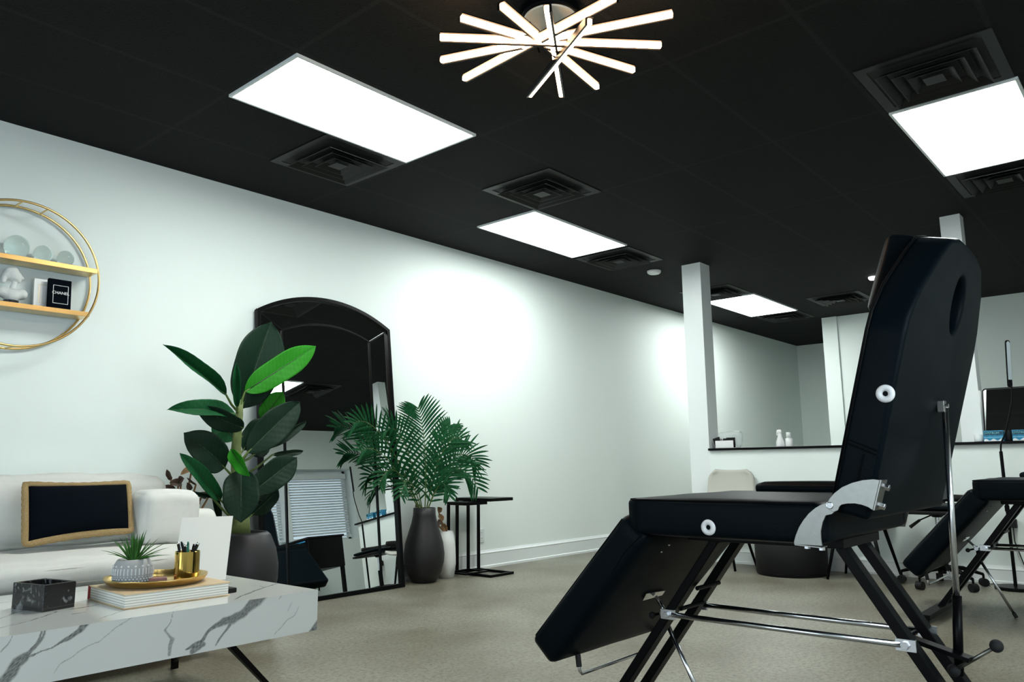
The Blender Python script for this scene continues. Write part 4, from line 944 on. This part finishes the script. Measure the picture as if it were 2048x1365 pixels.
c_table(4.52, 4.77, 4.42, 4.64, .583, 'smaller black side table nested under the larger one, beside the palm vase', .0205)
# outlet
def outlet(c, label):
    c = Vector(c); t = thing('wall_outlet', c, label, 'outlet')
    obj('cover_plate', boxm((c.x-.036, WY-.007, c.z-.058), (c.x+.036, WY-.0005, c.z+.058)), 'outlet', t, bevel=.002)
    for dz in (-.024, .024):
        s = obj('socket', boxm((c.x-.017, WY-.009, c.z+dz-.015), (c.x+.017, WY-.0065, c.z+dz+.015)), 'outlet', t, bevel=.001)
        bm = BM()
        for dx in (-.006, .006): box(bm, (c.x+dx-.001, WY-.0095, c.z+dz-.002), (c.x+dx+.001, WY-.0088, c.z+dz+.007))
        obj('slots', bm, 'dark_hole', s)
outlet(at(962, 1072, y=WY), 'white double electric outlet low on the left wall')

# ================================================================== FAR AREA
def shell_chair(x, y, label):
    t = thing('shell_chair', (x, y, 0), label, 'chair', 'beige shell chairs along the half wall')
    n = 28; bm = BM(); G = []
    for i in range(n+1):
        f = i/n; row = []
        if f < .45: cx, cz = x-.23+.42*f/.45, .45-.02*math.sin(f/.45*math.pi)
        else: g = (f-.45)/.55; cx, cz = x+.19+.07*g+.02*math.sin(g*3), .45+.36*g
        w = .235*(1-.12*max(0, (f-.45)/.55))
        if f > .86: w *= 1-.30*((f-.86)/.14)**3
        for j in range(-8, 9):
            s = j/8; row.append(bm.verts.new((cx-.03*abs(s)**3*(f > .5), y+s*w, cz+.05*abs(s)**3*(f < .6))))
        G.append(row)
    for i in range(n):
        for j in range(16): bm.faces.new((G[i][j], G[i+1][j], G[i+1][j+1], G[i][j+1]))
    obj('seat_shell', bm, 'beige', t, smooth=True, solid=.03, recalc=False)
    for sx in (-1, 1):
        for sy in (-1, 1):
            a = Vector((x-.02+sx*.13, y+sy*.12, .425)); b = Vector((x+sx*.205, y+sy*.205, .0)); obj('leg', tube(BM(), [a, b], [.015, .010], 12), 'black_metal', t, smooth=True)
shell_chair(6.31, 3.12, 'beige shell chair with black legs in front of the half wall, beside the white post')
shell_chair(6.30, 1.97, 'beige shell chair mostly hidden behind the treatment chair, only its black legs showing')
bk = thing('waste_basket', (6.24, 2.50, 0), 'round black bin on the floor between the two shell chairs', 'bin')
obj('bin_body', lathe(BM(), ((0, 0), (.262, 0), (.27, .012), (.278, .40), (.27, .40), (.262, .02), (0, .02)), (6.24, 2.50, 0), 48), 'black_matte', bk, smooth=True)
obj('bottom_rim', torus(BM(), (6.24, 2.5, .022), .271, .004, 'z', 48, 8), 'black_metal', bk, smooth=True)
obj('rim', torus(BM(), (6.24, 2.5, .40), .274, .007, 'z', 48, 8), 'black_metal', bk, smooth=True)
def swivel_chair(x, y):
    t = thing('swivel_chair', (x, y, 0), 'black swivel chair with gas lift and castors behind the treatment chair', 'chair')
    obj('seat_pan', soft((x-.22, y-.22, .50), (x+.22, y+.22, .53), .012, 0, 8), 'black_matte', t, smooth=True)
    obj('seat_cushion', soft((x-.21, y-.21, .53), (x+.21, y+.21, .565), .015, .006, 10), 'leather', t, smooth=True)
    ar = [Vector((x+.24*math.cos(a), y+.24*math.sin(a), .60)) for a in [math.radians(d) for d in range(-100, 101, 20)]]
    obj('armrest', tube(BM(), ar, .026, 12), 'black_matte', t, smooth=True)
    for a in (-80, 0, 80):
        a = math.radians(a); obj('arm_post', cyl(BM(), (x+.21*math.cos(a), y+.21*math.sin(a), .51), (x+.235*math.cos(a), y+.235*math.sin(a), .59), .012, 10), 'black_metal', t)
    obj('mechanism', lathe(BM(), ((0, .475), (.03, .475), (.06, .50), (0, .50)), (x, y, 0), 20), 'black_metal', t)
    obj('piston', cyl(BM(), (x, y, .30), (x, y, .48), .015, 16), 'chrome', t)
    obj('column', cyl(BM(), (x, y, .09), (x, y, .32), .026, 18), 'black_metal', t)
    lv = obj('lever', tube(BM(), [(x-.02, y+.03, .49), (x-.06, y+.11, .45)], .005, 8), 'black_metal', t); obj('handle', tube(BM(), [(x-.055, y+.10, .455), (x-.09, y+.16, .405)], [.009, .012], 10), 'rubber', lv)
    for i in range(5):
        a = 2*math.pi*i/5+.3; e = Vector((x+.27*math.cos(a), y+.27*math.sin(a), .085))
        obj('base_arm', tube(BM(), [(x, y, .13), (x+.14*math.cos(a), y+.14*math.sin(a), .125), e], [.02, .016, .010], 10), 'black_metal', t, smooth=True)
        k = obj('castor', cyl(BM(), e+Vector((-math.sin(a)*.022, math.cos(a)*.022, -.055)), e+Vector((math.sin(a)*.022, -math.cos(a)*.022, -.055)), .028, 16), 'black_matte', t)
        obj('castor_stem', cyl(BM(), e+Vector((0, 0, -.05)), e, .008, 8), 'black_metal', k)
swivel_chair(6.22, 1.42)
def floor_lamp():
    x, y = 6.36, 1.01; t = thing('floor_lamp', (x, y, 0), 'slim black floor lamp with bendable neck and long flat head', 'floor lamp')
    obj('base', lathe(BM(), ((0, 0), (.125, 0), (.125, .018), (.12, .022), (0, .022)), (x, y, 0), 36), 'black_metal', t)
    obj('pole', cyl(BM(), (x, y, .022), (x, y, .93), .011, 14), 'black_metal', t)
    obj('pole_collar', cyl(BM(), (x, y, .52), (x, y, .56), .015, 14), 'black_metal', t)
    p = [Vector((x, y, .93)), Vector((x+.01, y+.008, 1.08)), Vector((x, y+.03, 1.16)), at(2010, 880, x=x), at(2018, 830, x=x), at(2024, 780, x=x)]
    p = [Vector((x, y, .93)), Vector((x, y-.005, .985)), at(2011, 868, x=x), at(2018, 835, x=x), at(2025, 800, x=x), at(2023, 772, x=x)]
    # smooth the neck
    q = []
    for i in range(len(p)-1):
        for k in range(5): q.append(p[i].lerp(p[i+1], k/5))
    q.append(p[-1])
    for _ in range(3): q = [q[0]]+[(q[i-1]+q[i]*2+q[i+1])/4 for i in range(1, len(q)-1)]+[q[-1]]
    obj('gooseneck', tube(BM(), q, .006, 10), 'black_metal', t, smooth=True)
    a, b = at(2021, 770, x=x), at(2016, 686, x=x); d = (b-a).normalized(); s = frame_of(d, (1, 0, 0))[0]
    bm = BM(); pts = []
    W = .020; wdir = Vector((.75, -.45, 0)).normalized(); nd = d.cross(wdir).normalized()
    for i in range(9): an = math.pi*i/8; pts.append(b+wdir*W*math.cos(an)+d*W*math.sin(an))
    for i in range(9): an = math.pi+math.pi*i/8; pts.append(a+wdir*W*math.cos(an)+d*W*math.sin(an))
    hd = obj('lamp_head', prism(bm, pts, nd*.010), 'black_metal', t, bevel=.001)
    pts2 = [a.lerp(b, .12)+wdir*W*.85, b+wdir*W*.8, b+d*.012, b-wdir*W*.8, a.lerp(b, .12)-wdir*W*.85]
    fr_ = nd*-.0012 if (O-a).dot(nd) < 0 else nd*.0112; 
    obj('diffuser', prism(BM(), [p_+(nd*.010 if (O-a).dot(nd) > 0 else nd*-.0012) for p_ in pts2], nd*.0012), 'lampface', hd)
    tube_pts = [(x+.02, y-.05, .003), (x+.12, y-.1, .003), (x+.19, y-.02, .003), (x+.15, y+.08, .003), (x+.06, y+.10, .003)]
    obj('power_cord', tube(BM(), [(x+.11, y+.02, .012), (x+.15, y+.08, .006), (x+.17, y+.16, .004), (x+.12, y+.2, .004), (x+.05, y+.16, .004)], .003, 8), 'cable', t, smooth=True)
floor_lamp()
# things on the ledge of the half wall
LZ = 1.005
def ledge_items():
    t = thing('arched_tabletop_mirror', (6.72, 1.0, LZ), 'small dark arched mirror leaning on the half wall ledge behind blue boxes', 'mirror')
    th = math.radians(15); up = Vector((math.sin(th), 0, math.cos(th))); q = Vector((6.70, 0, LZ+.002)); n = Vector((-math.cos(th), 0, math.sin(th)))
    y0, y1, h, r = .72, 1.155, .41, .10; pts = [(y1, 0), (y1, h-.0)]
    pts = [(y1, 0), (y1, h-.012), (y1-.012, h)]+[(y0+r-r*math.sin(a), h-r+r*math.cos(a)) for a in [math.pi/2*i/8 for i in range(9)]]+[(y0, 0)]
    V = lambda y, z, d: q+Vector((0, y, 0))+up*z+n*d
    obj('mirror_glass', prism(BM(), [V(y, z, .002) for y, z in pts], n*-.006), 'mirror', t)
    bm = BM(); P = [V(y, z, 0) for y, z in pts]
    for i in range(len(P)): bar(bm, P[i], P[(i+1) % len(P)], .008, .012, n)
    obj('frame', bm, 'black_metal', t)
    mb_ = mat('blue_printed_carton', (.02, .25, .45), .45, var=.8, scale=45)
    for ya, yb, lab in ((1.145, 1.02, 'blue and white glove box on the ledge, left of the lamp pole'), (.965, .83, 'blue and white glove box on the ledge, right of the lamp pole')):
        g = thing('glove_box', (6.64, (ya+yb)/2, LZ), lab, 'box', 'blue glove boxes on the half wall ledge'); x0 = 6.585
        obj('carton', boxm((x0, yb, LZ), (x0+.085, ya, LZ+.078)), mb_, g, bevel=.002)
        bm = BM(); prism(bm, [(x0-.0012, ya-.002-(ya-yb-.004)*i/12, LZ+.012+.008*math.sin(i*1.3)) for i in range(13)]+[(x0-.0012, yb+.002, LZ+.001), (x0-.0012, ya-.002, LZ+.001)], (.001, 0, 0)); obj('white_wave', bm, 'ceramic_white', g)
        obj('stripe', boxm((x0-.0012, yb+.002, LZ+.027), (x0-.0002, ya-.002, LZ+.031)), mat('pale_blue_ink', (.25, .60, .75), .5), g)
        obj('dark_band', boxm((x0-.0011, yb+.002, LZ+.045), (x0-.0002, ya-.002, LZ+.072)), mat('navy_ink', (.006, .05, .09), .5), g)
        obj('box_lettering', text_bm('DYSTRUM', .022, (x0-.0014, ya-.052, LZ+.059), (0, -1, 0), (0, 0, 1), .0002), mat('teal_ink', (.20, .60, .68), .5), g)
    obj('storage_jar', lathe(BM(), ((0, 0), (.022, 0), (.024, .01), (.024, .06), (.018, .068), (.018, .078), (0, .078)), (6.64, .993, LZ), 20), 'black_matte', smooth=True, label='small black jar standing between the two blue boxes', cat='jar')
    obj('white_canister', lathe(BM(), ((0, 0), (.028, 0), (.03, .005), (.03, .055), (0, .058)), (6.66, 1.19, LZ), 20), 'outlet', smooth=True, label='small pale canister just left of the first blue box', cat='canister')
    # spray bottles
    p = at(1561, 893, x=6.68); b = thing('spray_bottle', (6.68, p.y, LZ), 'white spray bottle with conical body, left one of two on the ledge', 'bottle')
    obj('bottle_body', lathe(BM(), ((0, 0), (.034, 0), (.036, .01), (.034, .045), (.018, .09), (.014, .12), (0, .12)), (6.68, p.y, LZ), 24), 'white_plastic', b, smooth=True)
    hd = obj('spray_head', boxm((6.665, p.y-.02, LZ+.12), (6.695, p.y+.022, LZ+.148)), 'white_plastic', b, bevel=.006); obj('trigger', boxm((6.676, p.y+.018, LZ+.10), (6.684, p.y+.028, LZ+.135)), 'white_plastic', b)
    p = at(1579, 893, x=6.70); b = thing('pump_bottle', (6.70, p.y, LZ), 'white straight bottle, right one of two on the ledge', 'bottle')
    obj('bottle_body', lathe(BM(), ((0, 0), (.030, 0), (.032, .008), (.030, .07), (.022, .075), (0, .075)), (6.70, p.y, LZ), 24), 'white_plastic', b, smooth=True)
    obj('cap', lathe(BM(), ((0, .075), (.023, .075), (.021, .125), (0, .126)), (6.70, p.y, LZ), 24), 'outlet', b, smooth=True)
    # card holder with black cards and clear bag
    x0 = 6.63; a, c = at(1431, 897, x=x0), at(1467, 896, x=x0); g = thing('card_holder', (x0, (a.y+c.y)/2, LZ), 'white holder filled with black cards at the left end of the ledge', 'card holder')
    obj('front_plate', boxm((x0, c.y, LZ), (x0+.004, a.y, LZ+.068)), 'white_plastic', g, bevel=.002); obj('tray_base', boxm((x0, c.y, LZ), (x0+.07, a.y, LZ+.004)), 'white_plastic', g)
    R = Matrix.Rotation(math.radians(14), 3, 'X')
    obj('black_card', box(BM(), (x0+.010, a.y-.05, LZ+.006), (x0+.016, a.y+.018, LZ+.098), rot=Matrix.Rotation(math.radians(-16), 3, 'X')), 'black_matte', g)
    obj('black_card', boxm((x0+.018, c.y+.06, LZ+.005), (x0+.024, a.y-.02, LZ+.088)), 'black_matte', g)
    obj('black_card', boxm((x0+.026, c.y-.006, LZ+.005), (x0+.032, c.y+.078, LZ+.095)), 'black_matte', g)
    y_ = a.y-.055; bm = BM()
    for lo, hi in (((-.014, .074), (.014, .077)), ((-.014, .086), (.014, .089)), ((-.014, .074), (-.011, .089)), ((.011, .074), (.014, .089))): box(bm, (x0+.0165, y_+lo[0], LZ+lo[1]), (x0+.0178, y_+hi[0], LZ+hi[1]))
    obj('printed_square', bm, 'white_plastic', g)
    bm = soft((x0+.075, c.y-.03, LZ+.002), (x0+.155, a.y+.02, LZ+.145), .03, .01, 10, .012, 5); obj('clear_bag', bm, 'bag', smooth=True, label='crumpled clear plastic bag behind the card holder on the ledge', cat='bag')
ledge_items()
# black cart with blue-trimmed drawers, seen in the mirror
def tool_cart():
    x0, x1, y0, y1, zb, zt = 6.22, 6.78, -.80, .02, .53, .93; t = thing('drawer_cart', (6.5, -.4, 0), 'black drawer cart with shiny blue pulls on tall legs, reflected in the tall mirror', 'cart')
    obj('body', boxm((x0, y0, zb), (x1, y1, zt)), 'black_metal', t, bevel=.006)
    obj('top', boxm((x0-.02, y0-.02, zt), (x1+.02, y1+.02, zt+.025)), 'black_matte', t, bevel=.006)
    for i in range(4):
        z = zb+.02+i*.095
        d = obj('drawer', boxm((x0-.012, y0+.03, z), (x0, y1-.03, z+.082)), 'black_metal', t, bevel=.003)
        obj('pull', boxm((x0-.026, y0+.04, z+.060), (x0-.012, y1-.04, z+.078)), 'blue', d, bevel=.003, label='blue metal pull')
    for x in (x0+.03, x1-.03):
        for y in (y0+.03, y1-.03): obj('leg', boxm((x-.022, y-.022, 0), (x+.022, y+.022, zb)), 'black_metal', t)
tool_cart()
pc_ = thing('power_cord', (6.58, 1.0, 0), 'thin black cord running down the half wall from its plug, seen in the mirror', 'cord')
obj('cord', tube(BM(), [(6.575, 1.02, .40), (6.575, 1.02, .30), (6.57, .98, .15), (6.53, .92, .03), (6.45, .95, .006)], .004, 8), 'cable', pc_, smooth=True)
obj('plug', boxm((6.555, .995, .395), (6.598, 1.045, .455)), 'rubber', pc_, bevel=.004)
